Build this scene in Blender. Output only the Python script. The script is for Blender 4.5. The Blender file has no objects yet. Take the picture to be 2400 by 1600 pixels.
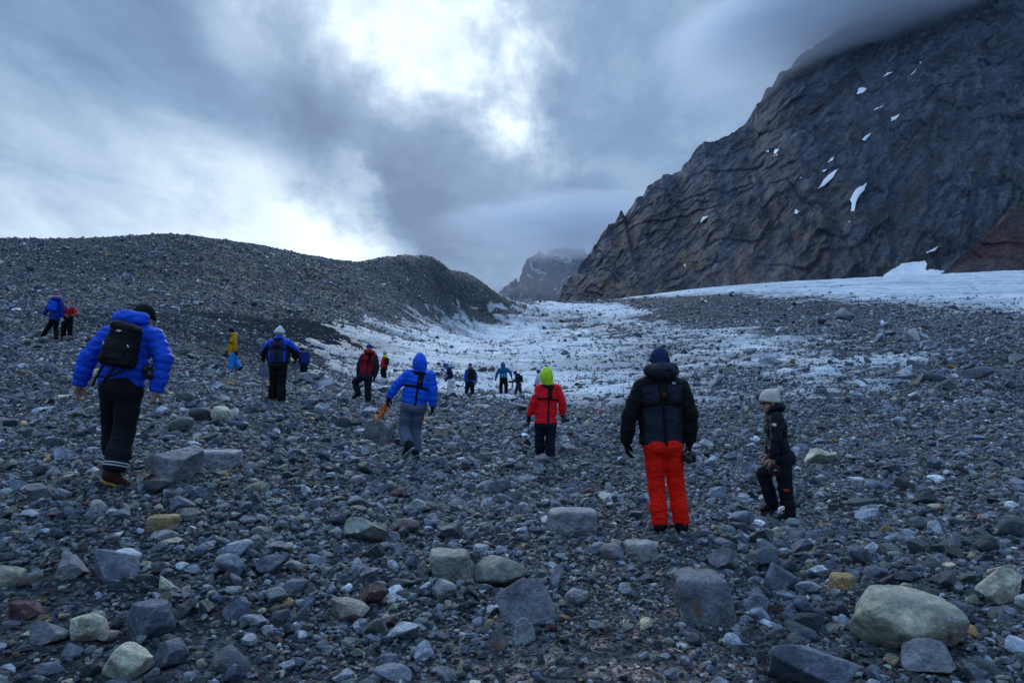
import bpy, math, random
import numpy as np
from mathutils import Vector

random.seed(7)
RNG = np.random.default_rng(11)
scene = bpy.context.scene
COL = scene.collection

# ------------------------------------------------------------------ camera, sky, sun, exposure
EYE = 1.6                      # camera height above the gravel it stands on
FPX, CXP, HYP = 1600.0, 1200.0, 865.0   # 24 mm lens over a 2400 px wide frame, eye level at row 865
cam = bpy.data.cameras.new('camera')
cam.lens = 24.0
cam.sensor_width = 36.0
cam.shift_y = (HYP - 800.0) / 2400.0
cam.clip_start = 0.1
cam.clip_end = 20000
cam_ob = bpy.data.objects.new('camera', cam)
cam_ob.location = (0, 0, EYE)
cam_ob.rotation_euler = (math.radians(90), 0, 0)
COL.objects.link(cam_ob)
scene.camera = cam_ob
scene.view_settings.view_transform = 'Standard'
scene.view_settings.look = 'None'
scene.view_settings.exposure = 0.32
scene.view_settings.gamma = 1.0
scene.view_settings.use_curve_mapping = False
scene.render.engine = 'CYCLES'
scene.cycles.max_bounces = 6
scene.cycles.diffuse_bounces = 3
scene.cycles.volume_bounces = 3
scene.cycles.transparent_max_bounces = 8
scene.cycles.use_denoising = True


def at(px, py, D):
    """the point of the place seen at column px, row py of the 2400x1600 survey, D metres ahead"""
    return np.array([(px - CXP) / FPX * D, D, EYE + (HYP - py) / FPX * D])


class NT:
    """tiny helper that writes maths as shader nodes"""
    def __init__(self, tree):
        self.t = tree
        self.n = tree.nodes
        self.l = tree.links

    def _in(self, sock, v):
        if isinstance(v, bpy.types.NodeSocket):
            self.l.new(v, sock)
        elif v is not None:
            if sock.type in ('RGBA',) and not hasattr(v, '__len__'):
                v = (v, v, v, 1)
            if sock.type == 'RGBA' and len(v) == 3:
                v = (*v, 1)
            sock.default_value = v

    def m(self, op, a, b=None, c=None, clamp=False):
        n = self.n.new('ShaderNodeMath')
        n.operation = op
        n.use_clamp = clamp
        self._in(n.inputs[0], a)
        if b is not None: self._in(n.inputs[1], b)
        if c is not None: self._in(n.inputs[2], c)
        return n.outputs[0]

    def add(self, a, b): return self.m('ADD', a, b)
    def sub(self, a, b): return self.m('SUBTRACT', a, b)
    def mul(self, a, b): return self.m('MULTIPLY', a, b)
    def mad(self, a, b, c): return self.m('MULTIPLY_ADD', a, b, c)

    def sstep(self, v, lo, hi, o0=0.0, o1=1.0):
        n = self.n.new('ShaderNodeMapRange')
        n.interpolation_type = 'SMOOTHSTEP'
        self._in(n.inputs[0], v)
        for i, x in zip((1, 2, 3, 4), (lo, hi, o0, o1)): self._in(n.inputs[i], x)
        return n.outputs[0]

    def lin(self, v, lo, hi, o0=0.0, o1=1.0):
        n = self.n.new('ShaderNodeMapRange')
        self._in(n.inputs[0], v)
        for i, x in zip((1, 2, 3, 4), (lo, hi, o0, o1)): self._in(n.inputs[i], x)
        return n.outputs[0]

    def mix(self, f, a, b, blend='MIX'):
        n = self.n.new('ShaderNodeMix')
        n.data_type = 'RGBA'
        n.blend_type = blend
        self._in(n.inputs[0], f)
        self._in(n.inputs[6], a)
        self._in(n.inputs[7], b)
        return n.outputs[2]

    def noise(self, vec=None, scale=1.0, detail=4, rough=0.5, dist=0.0, kind='FBM', dims='3D', col=False):
        n = self.n.new('ShaderNodeTexNoise')
        n.noise_dimensions = dims
        n.noise_type = kind
        self._in(n.inputs['Vector'], vec)
        n.inputs['Scale'].default_value = scale
        n.inputs['Detail'].default_value = detail
        n.inputs['Roughness'].default_value = rough
        n.inputs['Distortion'].default_value = dist
        return n.outputs[1 if col else 0]

    def voro(self, vec, scale, feature='F1', out='Distance', rnd=1.0):
        n = self.n.new('ShaderNodeTexVoronoi')
        n.feature = feature
        self._in(n.inputs['Vector'], vec)
        n.inputs['Scale'].default_value = scale
        n.inputs['Randomness'].default_value = rnd
        return n.outputs[out]

    def ramp(self, f, stops, interp='LINEAR'):
        n = self.n.new('ShaderNodeValToRGB')
        cr = n.color_ramp
        cr.interpolation = interp
        while len(cr.elements) < len(stops): cr.elements.new(0.5)
        for e, (p, c) in zip(cr.elements, stops):
            e.position = p
            e.color = (*c, 1) if len(c) == 3 else c
        self._in(n.inputs[0], f)
        return n.outputs[0]

    def comb(self, x, y, z):
        n = self.n.new('ShaderNodeCombineXYZ')
        for i, v in enumerate((x, y, z)): self._in(n.inputs[i], v)
        return n.outputs[0]

    def sep(self, v):
        n = self.n.new('ShaderNodeSeparateXYZ')
        self._in(n.inputs[0], v)
        return n.outputs

    def vm(self, op, a, b=None, s=None):
        n = self.n.new('ShaderNodeVectorMath')
        n.operation = op
        self._in(n.inputs[0], a)
        if b is not None: self._in(n.inputs[1], b)
        if s is not None: self._in(n.inputs['Scale'], s)
        return n.outputs[0]

    def mapping(self, v, loc=(0, 0, 0), rot=(0, 0, 0), scale=(1, 1, 1)):
        n = self.n.new('ShaderNodeMapping')
        self._in(n.inputs[0], v)
        n.inputs[1].default_value = loc
        n.inputs[2].default_value = rot
        n.inputs[3].default_value = scale
        return n.outputs[0]

    def geo(self, out='Position'):
        return self.n.new('ShaderNodeNewGeometry').outputs[out]

    def coord(self, out='Object'):
        return self.n.new('ShaderNodeTexCoord').outputs[out]

    def attr(self, name, out='Fac'):
        n = self.n.new('ShaderNodeAttribute')
        n.attribute_name = name
        return n.outputs[out]

    def bump(self, h, strength=0.5, dist=0.02, normal=None):
        n = self.n.new('ShaderNodeBump')
        n.inputs['Strength'].default_value = strength
        n.inputs['Distance'].default_value = dist
        self._in(n.inputs['Height'], h)
        if normal is not None: self._in(n.inputs['Normal'], normal)
        return n.outputs[0]


def material(name):
    m = bpy.data.materials.new(name)
    m.use_nodes = True
    nt = NT(m.node_tree)
    b = nt.n['Principled BSDF']
    return m, nt, b


# ---- the sky: a broken overcast, one bright gap ahead, clear light low on the horizon to the left
SUN_AZ, SUN_EL = math.radians(-9.0), math.radians(25.0)
world = bpy.data.worlds.new('World')
scene.world = world
world.use_nodes = True
w = NT(world.node_tree)
for n_ in list(w.n): w.n.remove(n_)
out = w.n.new('ShaderNodeOutputWorld')
bg = w.n.new('ShaderNodeBackground')
sky = w.n.new('ShaderNodeTexSky')
sky.sky_type = 'NISHITA'
sky.sun_disc = False
sky.sun_elevation = SUN_EL
sky.sun_rotation = SUN_AZ
sky.air_density = 1.0
sky.dust_density = 1.5
d = w.coord('Generated')
X, Y, Z = w.sep(d)[:3]
az = w.m('ARCTAN2', X, Y)
el = w.m('ARCTAN2', Z, w.m('SQRT', w.add(w.mul(X, X), w.mul(Y, Y))))


def ae(px, py):
    a = math.atan((px - CXP) / FPX)
    return a, math.atan((HYP - py) / FPX * math.cos(a))


# cloud sheet seen in perspective: noise lives on a plane overhead, so it runs to the horizon everywhere
zc = w.add(w.m('MAXIMUM', Z, 0.0), 0.16)
cx, cy = w.m('DIVIDE', X, zc), w.m('DIVIDE', Y, zc)
cp = w.comb(cx, cy, 0.0)
cpr = w.mapping(cp, rot=(0, 0, math.radians(28)), scale=(1.0, 0.55, 1.0))
n1 = w.noise(cpr, 1.1, 6, 0.55, 0.6)
n2 = w.noise(cpr, 3.2, 7, 0.6, 0.4)
dv = w.comb(az, el, 0.0)
n3 = w.noise(w.mapping(dv, rot=(0, 0, math.radians(28)), scale=(5, 9, 1)), 1.0, 6, 0.58, 0.3)
n4 = w.noise(w.mapping(dv, loc=(3.1, 1.7, 0)), 7.0, 7, 0.6, 0.2)
wob = w.add(w.mul(w.sub(n3, 0.5), 0.16), w.mul(w.sub(n4, 0.5), 0.20))


def line(p, q):
    """signed angle distance to the line p->q, positive on its left side as seen"""
    (a0, e0), (a1, e1) = ae(*p), ae(*q)
    L = math.hypot(a1 - a0, e1 - e0)
    nx, ny = -(e1 - e0) / L, (a1 - a0) / L
    return w.add(w.mad(w.sub(az, a0), nx, w.mul(w.sub(el, e0), ny)), 0.0)


def blob(px, py, rx, ry, rot):
    a0, e0 = ae(px, py)
    c, s = math.cos(rot), math.sin(rot)
    da, de = w.sub(az, a0), w.sub(el, e0)
    u = w.mul(w.mad(da, c, w.mul(de, s)), FPX / rx)
    v = w.mul(w.mad(da, -s, w.mul(de, c)), FPX / ry)
    return w.m('EXPONENT', w.mul(w.mad(u, u, w.mul(v, v)), -1.0))


def gt0(px, py, rx, ry, rot, k=1.0):
    return w.mul(blob(px, py, rx, ry, rot), k)


gap = w.mul(w.sstep(w.add(line((480, 0), (1070, 335)), w.mul(wob, 0.55)), -0.015, 0.085),
            w.sstep(w.add(line((1260, 330), (1215, -40)), w.mul(wob, 1.1)), -0.06, 0.09))
gap = w.mul(gap, w.sstep(el, 0.62, 0.95, 1.0, 0.0))
low = w.add(gt0(690, 490, 280, 100, -0.42, 0.40), gt0(660, 600, 320, 80, 0.0, 0.26))
low = w.add(low, w.add(gt0(120, 560, 420, 170, 0.0, 0.28), gt0(380, 420, 420, 130, -0.35, 0.08)))
low = w.add(low, gt0(850, 400, 80, 45, -0.6, 0.35))
low = w.mul(low, w.sstep(w.add(line((960, 640), (880, 400)), w.mul(wob, 1.6)), -0.05, 0.09))
low = w.mul(low, w.lin(wob, -0.09, 0.09, 0.55, 1.35))
field = w.lin(n1, 0.3, 0.75, 0.0, 0.22)
field = w.add(field, w.lin(n2, 0.35, 0.65, -0.05, 0.11))
field = w.add(field, w.mul(wob, 0.9))
diag = w.add(gt0(700, 290, 340, 80, -0.55, 0.30), gt0(200, 120, 260, 130, -0.2, 0.10))          # the darker arm of cloud between gap and horizon light
streak = gt0(560, 130, 190, 70, -0.95, 0.30)
bright = w.sub(w.add(w.add(field, low), w.add(streak, gt0(1700, 40, 420, 120, 0.0, 0.10))), diag)
bright = w.m('MAXIMUM', w.add(w.mul(bright, w.sub(1.0, w.mul(gap, 0.6))), w.mul(gap, w.lin(w.add(n3, n4), 0.8, 1.2, 0.46, 0.86))), 0.0)
cloud_c = w.ramp(w.mul(bright, 0.8), [(0.0, (0.125, 0.205, 0.352)), (0.12, (0.19, 0.30, 0.47)), (0.38, (0.45, 0.58, 0.73)),
                               (0.60, (0.74, 0.87, 0.94)), (0.80, (1.0, 1.06, 1.08))])
clear = w.mix(1.0, sky.outputs[0], (0.08, 0.08, 0.08), 'MULTIPLY')
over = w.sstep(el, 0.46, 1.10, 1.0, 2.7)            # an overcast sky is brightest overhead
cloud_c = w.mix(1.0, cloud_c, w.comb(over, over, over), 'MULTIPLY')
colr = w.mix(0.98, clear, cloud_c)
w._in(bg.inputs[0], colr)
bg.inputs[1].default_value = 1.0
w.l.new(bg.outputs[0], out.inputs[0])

sun = bpy.data.lights.new('sun', 'SUN')
sun.energy = 0.8
sun.angle = math.radians(20)
sun.color = (0.96, 0.98, 1.0)
sun_ob = bpy.data.objects.new('sun', sun)
sd = Vector((math.sin(SUN_AZ) * math.cos(SUN_EL), math.cos(SUN_AZ) * math.cos(SUN_EL), math.sin(SUN_EL)))
sun_ob.rotation_euler = sd.to_track_quat('Z', 'Y').to_euler()
COL.objects.link(sun_ob)


# ------------------------------------------------------------------ numpy noise
def _h(ix, iy, iz, seed):
    h = (ix.astype(np.int64) * 374761393 + iy.astype(np.int64) * 668265263 + iz.astype(np.int64) * 2147483647 + seed * 1274126177) & 0xFFFFFFFF
    h = ((h ^ (h >> 13)) * 1274126177) & 0xFFFFFFFF
    return h ^ (h >> 16)


def perlin(x, y, z=None, seed=0):
    if z is None: z = np.zeros_like(x)
    x0, y0, z0 = np.floor(x), np.floor(y), np.floor(z)
    fx, fy, fz = x - x0, y - y0, z - z0
    u, v, t = (f * f * f * (f * (f * 6 - 15) + 10) for f in (fx, fy, fz))
    res = 0
    for dz in (0, 1):
        wz = t if dz else 1 - t
        for dy in (0, 1):
            wy = v if dy else 1 - v
            for dx in (0, 1):
                wx = u if dx else 1 - u
                h = _h(x0 + dx, y0 + dy, z0 + dz, seed)
                gx = ((h & 255) / 127.5 - 1)
                gy = (((h >> 8) & 255) / 127.5 - 1)
                gz = (((h >> 16) & 255) / 127.5 - 1)
                res = res + wx * wy * wz * (gx * (fx - dx) + gy * (fy - dy) + gz * (fz - dz))
    return res


def fbm(x, y, z=None, oct=4, seed=0, gain=0.5, ridged=False):
    r, a, f = 0, 1.0, 1.0
    for i in range(oct):
        p = perlin(x * f, y * f, None if z is None else z * f, seed + i * 17)
        if ridged: p = 0.55 - np.abs(p) * 1.6
        r = r + p * a
        a *= gain
        f *= 2.03
    return r


def new_obj(name, verts, faces, mats, parent=None, smooth=True):
    me = bpy.data.meshes.new(name)
    verts = np.asarray(verts, dtype=np.float32).reshape(-1, 3)
    if isinstance(faces, np.ndarray):
        k = faces.shape[1]
        me.vertices.add(len(verts))
        me.vertices.foreach_set('co', verts.ravel())
        me.loops.add(faces.size)
        me.loops.foreach_set('vertex_index', faces.astype(np.int32).ravel())
        me.polygons.add(len(faces))
        me.polygons.foreach_set('loop_start', np.arange(0, faces.size, k, dtype=np.int32))
        me.update(calc_edges=True)
        me.validate()
    else:
        me.from_pydata([tuple(map(float, v)) for v in verts], [], faces)
    if smooth:
        me.polygons.foreach_set('use_smooth', np.ones(len(me.polygons), dtype=bool))
    for mt in (mats if isinstance(mats, (list, tuple)) else [mats]):
        me.materials.append(mt)
    ob = bpy.data.objects.new(name, me)
    COL.objects.link(ob)
    if parent is not None: ob.parent = parent
    return ob


def tag(o, label=None, cat=None, group=None, kind=None):
    if label: o['label'] = label
    if cat: o['category'] = cat
    if group: o['group'] = group
    if kind: o['kind'] = kind
    return o


def grid_faces(nr, nc):
    i = np.arange(nr - 1)[:, None] * nc + np.arange(nc - 1)[None, :]
    return np.stack([i, i + 1, i + nc + 1, i + nc], -1).reshape(-1, 4)


# ------------------------------------------------------------------ where the walkers stand (column, row of the feet, metres ahead)
FEET = {'man': (275, 1142, 6.5), 'bluecoat': (122, 797, 25), 'redcoat': (156, 798, 26), 'yellow': (548, 868, 27), 'poles': (652, 944, 15.5),
        'pack': (711, 890, 32), 'darkred': (850, 943, 20), 'redpack': (901, 892, 40), 'bluehood': (965, 1074, 11.3),
        'whitepants': (1058, 932, 31), 'drybag': (1100, 933, 34), 'teal': (1180, 930, 35), 'tripod': (1214, 931, 38),
        'hidden': (1262, 930, 36), 'redjacket': (1278, 1076, 12.8), 'navy': (1574, 1246, 6.7), 'woman': (1830, 1218, 8.7)}

# ------------------------------------------------------------------ the ground: a thin-plate surface through surveyed points
S = []
for px, py, D in [(-400, 1600, 3.3), (0, 1590, 3.4), (600, 1600, 3.45), (1200, 1600, 3.48), (1800, 1600, 3.5), (2400, 1600, 3.5), (2900, 1600, 3.5),
                  (600, 1250, 5.6), (1200, 1250, 6.6), (2200, 1250, 7.0), (2400, 1100, 11), (2400, 980, 20), (2100, 950, 24), (2400, 880, 34),
                  (2000, 870, 40), (1600, 900, 38), (1600, 850, 52), (1900, 800, 65), (2400, 790, 60), (2400, 735, 110), (2100, 708, 150),
                  (1700, 692, 200), (1450, 702, 230), (1100, 880, 45), (1000, 812, 68), (1250, 800, 85), (1200, 742, 150), (1250, 706, 260),
                  (0, 1000, 10.5), (0, 850, 18), (0, 760, 30), (300, 740, 36), (500, 800, 33), (450, 850, 24), (600, 792, 42), (800, 795, 52),
                  (700, 748, 55), (600, 705, 60), (0, 562, 75), (220, 560, 76), (450, 551, 82), (650, 582, 98), (830, 611, 115), (960, 594, 135),
                  (900, 599, 125), (1015, 604, 141), (1065, 624, 147), (1105, 650, 160), (1135, 676, 175), (860, 640, 108), (960, 645, 122), (1040, 680, 138), (1190, 700, 205), (0, 640, 52), (300, 640, 58), (600, 640, 75), (900, 680, 100), (1000, 742, 108), (1080, 715, 150),
                  (830, 619, 122), (900, 608, 132), (960, 602, 142), (1015, 612, 148), (830, 640, 150), (900, 632, 160), (960, 626, 170), (1015, 634, 175), (1320, 716, 272), (1400, 713, 288), (1290, 707, 300), (1600, 684, 330), (1900, 663, 360), (2200, 651, 380), (2400, 643, 380), (2900, 632, 380),
                  (-500, 570, 70), (-1200, 600, 70), (-600, 800, 25), (-600, 1100, 9), (2900, 1100, 11), (3300, 900, 34), (2900, 730, 110)]:
    S.append(at(px, py, D))
for px, py, D in FEET.values(): S.append(at(px, py, D))
for px, py, D in [(0, 562, 75), (220, 560, 76), (450, 551, 82), (650, 582, 98), (830, 611, 115), (960, 594, 135), (1060, 622, 147), (-500, 570, 70)]:
    p = at(px, py, D)
    S.append(np.array([p[0] * 1.35, p[1] * 1.35, p[2] * 1.04]))
    S.append(np.array([p[0] * 2.6, p[1] * 2.6, p[2] * 0.8]))
for px in (1290, 1600, 1900, 2200, 2400, 2900):
    p = at(px, 680, 700); S.append(np.array([p[0], p[1], 62.0]))
for a in (-150, -105, 105, 150, 180):
    for r in (3, 20, 120): S.append(np.array([math.sin(math.radians(a)) * r, math.cos(math.radians(a)) * r, -0.06 * r]))
for a in (-60, -20, 20, 60): S.append(np.array([math.sin(math.radians(a)) * 1.2, math.cos(math.radians(a)) * 1.2, 0.0]))
S = np.array(S)


def azr(x, y):
    return np.arctan2(x, y), np.hypot(x, y)


def tps_k(d2):
    return 0.5 * d2 * np.log(d2 + 1e-12)


_a, _r = azr(S[:, 0], S[:, 1])
_C = np.stack([_a * 2.2, np.log(_r)], 1)
_v = S[:, 2] / (_r + 5)
_n = len(S)
_K = tps_k(((_C[:, None] - _C[None]) ** 2).sum(-1)) + np.eye(_n) * 2e-4
_P = np.concatenate([np.ones((_n, 1)), _C], 1)
_W = np.linalg.solve(np.block([[_K, _P], [_P.T, np.zeros((3, 3))]]), np.concatenate([_v, np.zeros(3)]))
_feetxy = np.array([at(*f)[:2] for f in FEET.values()])
_feetk = np.array([0.35 + 0.02 * f[2] for f in FEET.values()])


def base_h(x, y):
    a, r = azr(x, y)
    sh = a.shape
    c = np.stack([a.ravel() * 2.2, np.log(np.maximum(r.ravel(), 0.3))], 1)
    o = np.empty(len(c))
    for i in range(0, len(c), 40000):
        b = c[i:i + 40000]
        o[i:i + 40000] = tps_k(((b[:, None] - _C[None]) ** 2).sum(-1)) @ _W[:_n] + _W[_n] + b @ _W[_n + 1:]
    return o.reshape(sh) * (r + 5)


def rough_h(x, y):
    r = np.hypot(x, y)
    n = 0.035 * fbm(x / 0.7, y / 0.7, oct=3, seed=3) + 0.10 * fbm(x / 2.7, y / 2.7, oct=2, seed=5)
    far = np.clip((r - 8) / 40, 0, 1)
    n = n + far * (0.30 * fbm(x / 7.0, y / 7.0, oct=4, seed=8) + np.clip((r - 40) / 80, 0, 1) * 0.35 * fbm(x / 22.0, y / 22.0, oct=3, seed=9))
    keep = np.ones_like(r)
    for (fx, fy), k in zip(_feetxy, _feetk):
        keep = keep * (1 - np.exp(-((x - fx) ** 2 + (y - fy) ** 2) / (2 * k * k)))
    return n * keep


AZ = np.radians(np.concatenate([np.linspace(-180, -46, 40, endpoint=False), np.linspace(-46, 46, 560, endpoint=False), np.linspace(46, 180, 41)]))
LR = np.linspace(math.log(0.4), math.log(720.0), 470)
GA, GR = np.meshgrid(AZ, np.exp(LR))
GX, GY = np.sin(GA) * GR, np.cos(GA) * GR
# thin-plate part on a coarser lattice, then the rough part on every vertex
_caz = np.radians(np.concatenate([np.linspace(-180, -46, 16, endpoint=False), np.linspace(-46, 46, 150, endpoint=False), np.linspace(46, 180, 17)]))
_clr = np.linspace(LR[0], LR[-1], 150)
_ca, _cr = np.meshgrid(_caz, np.exp(_clr))
_cz = base_h(np.sin(_ca) * _cr, np.cos(_ca) * _cr)


def lattice(tab, axs, lrs, x, y):
    a, r = azr(x, y)
    lr = np.log(np.maximum(r, 0.4))
    j = np.clip(np.searchsorted(axs, a) - 1, 0, len(axs) - 2)
    fj = np.clip((a - axs[j]) / (axs[j + 1] - axs[j]), 0, 1)
    q = np.clip((lr - lrs[0]) / (lrs[1] - lrs[0]), 0, len(lrs) - 1.001)
    i = q.astype(int)
    fi = q - i
    return (tab[i, j] * (1 - fj) + tab[i, j + 1] * fj) * (1 - fi) + (tab[i + 1, j] * (1 - fj) + tab[i + 1, j + 1] * fj) * fi


GZ = lattice(_cz, _caz, _clr, GX, GY) + rough_h(GX, GY)


def height(x, y):
    return lattice(GZ, AZ, LR, np.asarray(x, float), np.asarray(y, float))


def hit(px, py, d0=2.5, d1=600.0):
    """first point of the ground along the sight line of (px, py)"""
    D = np.exp(np.linspace(math.log(d0), math.log(d1), 3000))
    p = at(px, py, 1.0) - np.array([0, 0, EYE])
    x, y, z = p[0] * D, D, EYE + p[2] * D
    k = np.argmax(height(x, y) > z)
    return np.array([x[k], y[k], z[k]])


# ------------------------------------------------------------------ where the ice lies
def poly_sd(x, y, P):
    """signed distance to polygon, positive inside"""
    P = np.asarray(P)
    d2 = np.full(x.shape, 1e18)
    ins = np.zeros(x.shape, bool)
    for (x0, y0), (x1, y1) in zip(P, np.roll(P, -1, 0)):
        ex, ey = x1 - x0, y1 - y0
        t = np.clip(((x - x0) * ex + (y - y0) * ey) / (ex * ex + ey * ey + 1e-9), 0, 1)
        d2 = np.minimum(d2, (x - x0 - t * ex) ** 2 + (y - y0 - t * ey) ** 2)
        c = ((y0 > y) != (y1 > y)) & (x < (x1 - x0) * (y - y0) / (y1 - y0 + 1e-12) + x0)
        ins ^= c
    return np.where(ins, 1, -1) * np.sqrt(d2)


def ground_poly(pts):
    return [hit(px, py)[:2] for px, py in pts]


ICE = [(ground_poly([(940, 802), (1030, 790), (1100, 774), (1198, 752), (1242, 722), (1300, 711), (1420, 716), (1490, 728), (1470, 748), (1520, 765),
                     (1640, 775), (1790, 795), (1950, 850), (1990, 880), (1900, 900), (1760, 905), (1650, 895), (1560, 930), (1450, 925),
                     (1330, 938), (1250, 925), (1180, 915), (1050, 928), (1005, 908), (965, 885)]), 0.28, 0.85)]
ICE += [(ground_poly(q), 0.5, -0.55) for q in ([(515, 752), (560, 740), (650, 745), (640, 765), (560, 762)],
                                               [(610, 702), (640, 699), (670, 722), (640, 722)], [(820, 772), (850, 775), (900, 800), (870, 798)],
                                               [(745, 900), (770, 872), (850, 866), (890, 885), (860, 900)])]
FAR = np.array([at(*p)[:2] for p in ((1480, 690, 225), (1700, 692, 205), (1900, 701, 165), (2130, 713, 140), (2400, 741, 105), (2900, 745, 100),
                                     (3400, 640, 420), (2400, 640, 800), (1300, 690, 800), (1290, 700, 330))])


def ice_h(x, y):
    """how far the ice stands above (+) or lies below (-) the debris"""
    r = np.hypot(x, y)
    m = np.full(x.shape, -2.0)
    for P, k, b in ICE:
        m = np.maximum(m, np.clip(poly_sd(x, y, P) * k * 0.55 + b, -2, 1.05))
    m = np.maximum(m, np.clip(poly_sd(x, y, FAR) * 0.05 + 0.15, -2, 1.3))
    c, s = math.cos(0.5), math.sin(0.5)
    u, v = x * c + y * s, -x * s + y * c
    n = 1.0 * fbm(u / 14.0, v / 5.0, oct=3, seed=21) + 0.85 * fbm(x / 1.9, y / 1.4, oct=4, seed=23, gain=0.6)
    # a lane of rubble crosses the tongue
    return m * 0.9 + n - 0.12


def lane(x, y):
    P = LANE
    d2 = np.full(x.shape, 1e18)
    for (x0, y0), (x1, y1) in zip(P[:-1], P[1:]):
        ex, ey = x1 - x0, y1 - y0
        t = np.clip(((x - x0) * ex + (y - y0) * ey) / (ex * ex + ey * ey), 0, 1)
        d2 = np.minimum(d2, (x - x0 - t * ex) ** 2 + (y - y0 - t * ey) ** 2)
    return np.exp(-d2 / (2 * LANE_W(y) ** 2))


LANE = np.array([hit(px, py)[:2] for px, py in ((1285, 742), (1360, 757), (1440, 775), (1540, 805), (1640, 850), (1730, 900))])
LANE_W = lambda y: 2.5 + y * 0.035


def ice_total(x, y):
    return ice_h(x, y) - 0.7 * lane(x, y)

GI = ice_total(GX, GY)


def ice_at(x, y):
    return lattice(GI, AZ, LR, np.asarray(x, float), np.asarray(y, float))


# ------------------------------------------------------------------ materials of the place
def rock_palette(nt, rnd):
    base = nt.ramp(rnd, [(0.0, (0.092, 0.114, 0.147)), (0.14, (0.156, 0.183, 0.227)), (0.27, (0.067, 0.086, 0.118)), (0.40, (0.211, 0.244, 0.298)),
                         (0.52, (0.115, 0.138, 0.179)), (0.62, (0.127, 0.152, 0.156)), (0.70, (0.300, 0.330, 0.371)), (0.77, (0.192, 0.215, 0.206)),
                         (0.84, (0.076, 0.098, 0.140)), (0.90, (0.445, 0.487, 0.531)), (0.925, (0.380, 0.322, 0.218)), (0.945, (0.386, 0.399, 0.302)),
                         (0.965, (0.122, 0.060, 0.064)), (0.98, (0.211, 0.173, 0.163)), (0.99, (0.413, 0.252, 0.096))], 'CONSTANT')
    return base


def stone_material(name, fixed=None, vein=0.35, rust=0.0, pale=0.0):
    m, nt, b = material(name)
    P = nt.coord('Object')
    oi = nt.n.new('ShaderNodeObjectInfo')
    rnd = oi.outputs['Random']
    off = nt.vm('SCALE', nt.comb(rnd, nt.m('FRACT', nt.mul(rnd, 17.3)), nt.m('FRACT', nt.mul(rnd, 57.7))), s=40.0)
    P = nt.vm('ADD', P, off)
    base = rock_palette(nt, rnd) if fixed is None else fixed
    r2 = nt.m('FRACT', nt.mul(rnd, 91.7))
    n = nt.noise(P, 2.2, 6, 0.62, 0.3)
    g = nt.noise(P, 14.0, 4, 0.65)
    val = nt.mul(nt.lin(nt.m('POWER', r2, 1.6), 0, 1, 0.45, 2.3) if fixed is None else nt.lin(r2, 0, 1, 0.88, 1.15), nt.mul(nt.lin(n, 0.36, 0.64, 0.62, 1.42), nt.lin(g, 0.36, 0.64, 0.72, 1.3)))
    c = nt.mix(1.0, base, nt.comb(val, val, val), 'MULTIPLY')
    stn = nt.sstep(nt.noise(nt.vm('ADD', P, (9, 3, 5)), 1.3, 5, 0.65, 0.8), 0.44, 0.60)
    c = nt.mix(nt.mul(stn, 0.5), c, nt.mix(0.55, c, (0.085, 0.092, 0.105)))
    # pale mineral scuffs and veins
    vn = nt.noise(nt.mapping(P, scale=(1, 1, 2.6), rot=(0.4, 0.7, 0)), 1.9, 5, 0.6, 1.6, kind='RIDGED_MULTIFRACTAL')
    vm_ = nt.mul(nt.sstep(vn, 1.0, 1.45), nt.lin(nt.m('FRACT', nt.mul(rnd, 33.1)), 0.15, 1.0, 0.0, vein * 1.8))
    scuff = nt.mul(nt.sstep(nt.noise(P, 5.0, 7, 0.72, 0.5), 0.56, 0.72), 0.5 + pale)
    c = nt.mix(vm_, c, (0.42, 0.44, 0.47))
    c = nt.mix(nt.mul(scuff, 0.7), c, nt.mix(0.6, c, (0.42, 0.44, 0.48)))
    if fixed is not None:      # weathered cracks and grimy hollows of the larger rocks
        ck = nt.noise(nt.vm('ADD', P, (4, 8, 2)), 1.5, 6, 0.6, 0.5, kind='RIDGED_MULTIFRACTAL')
        c = nt.mix(nt.mul(nt.sstep(ck, 1.25, 1.6), 0.65), c, (0.03, 0.033, 0.038))
        c = nt.mix(nt.mul(nt.sstep(nt.noise(P, 2.6, 7, 0.7, 0.6), 0.52, 0.62), 0.4), c, (0.36, 0.38, 0.41))
    if rust:
        rm = nt.sstep(nt.noise(P, 1.1, 4, 0.6, 0.8), 0.52, 0.62)
        c = nt.mix(nt.mul(rm, rust), c, (0.24, 0.125, 0.045))
    nt._in(b.inputs['Base Color'], c)
    nt._in(b.inputs['Roughness'], nt.lin(g, 0.38, 0.62, 0.46, 0.8))
    b.inputs['Specular IOR Level'].default_value = 0.32
    h = nt.add(nt.mul(nt.noise(P, 4.0, 8, 0.68, 0.4), 1.0), nt.mul(nt.voro(P, 3.2, 'DISTANCE_TO_EDGE'), 0.15))
    nt._in(b.inputs['Normal'], nt.bump(h, 0.75, 0.16))
    return m


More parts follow.
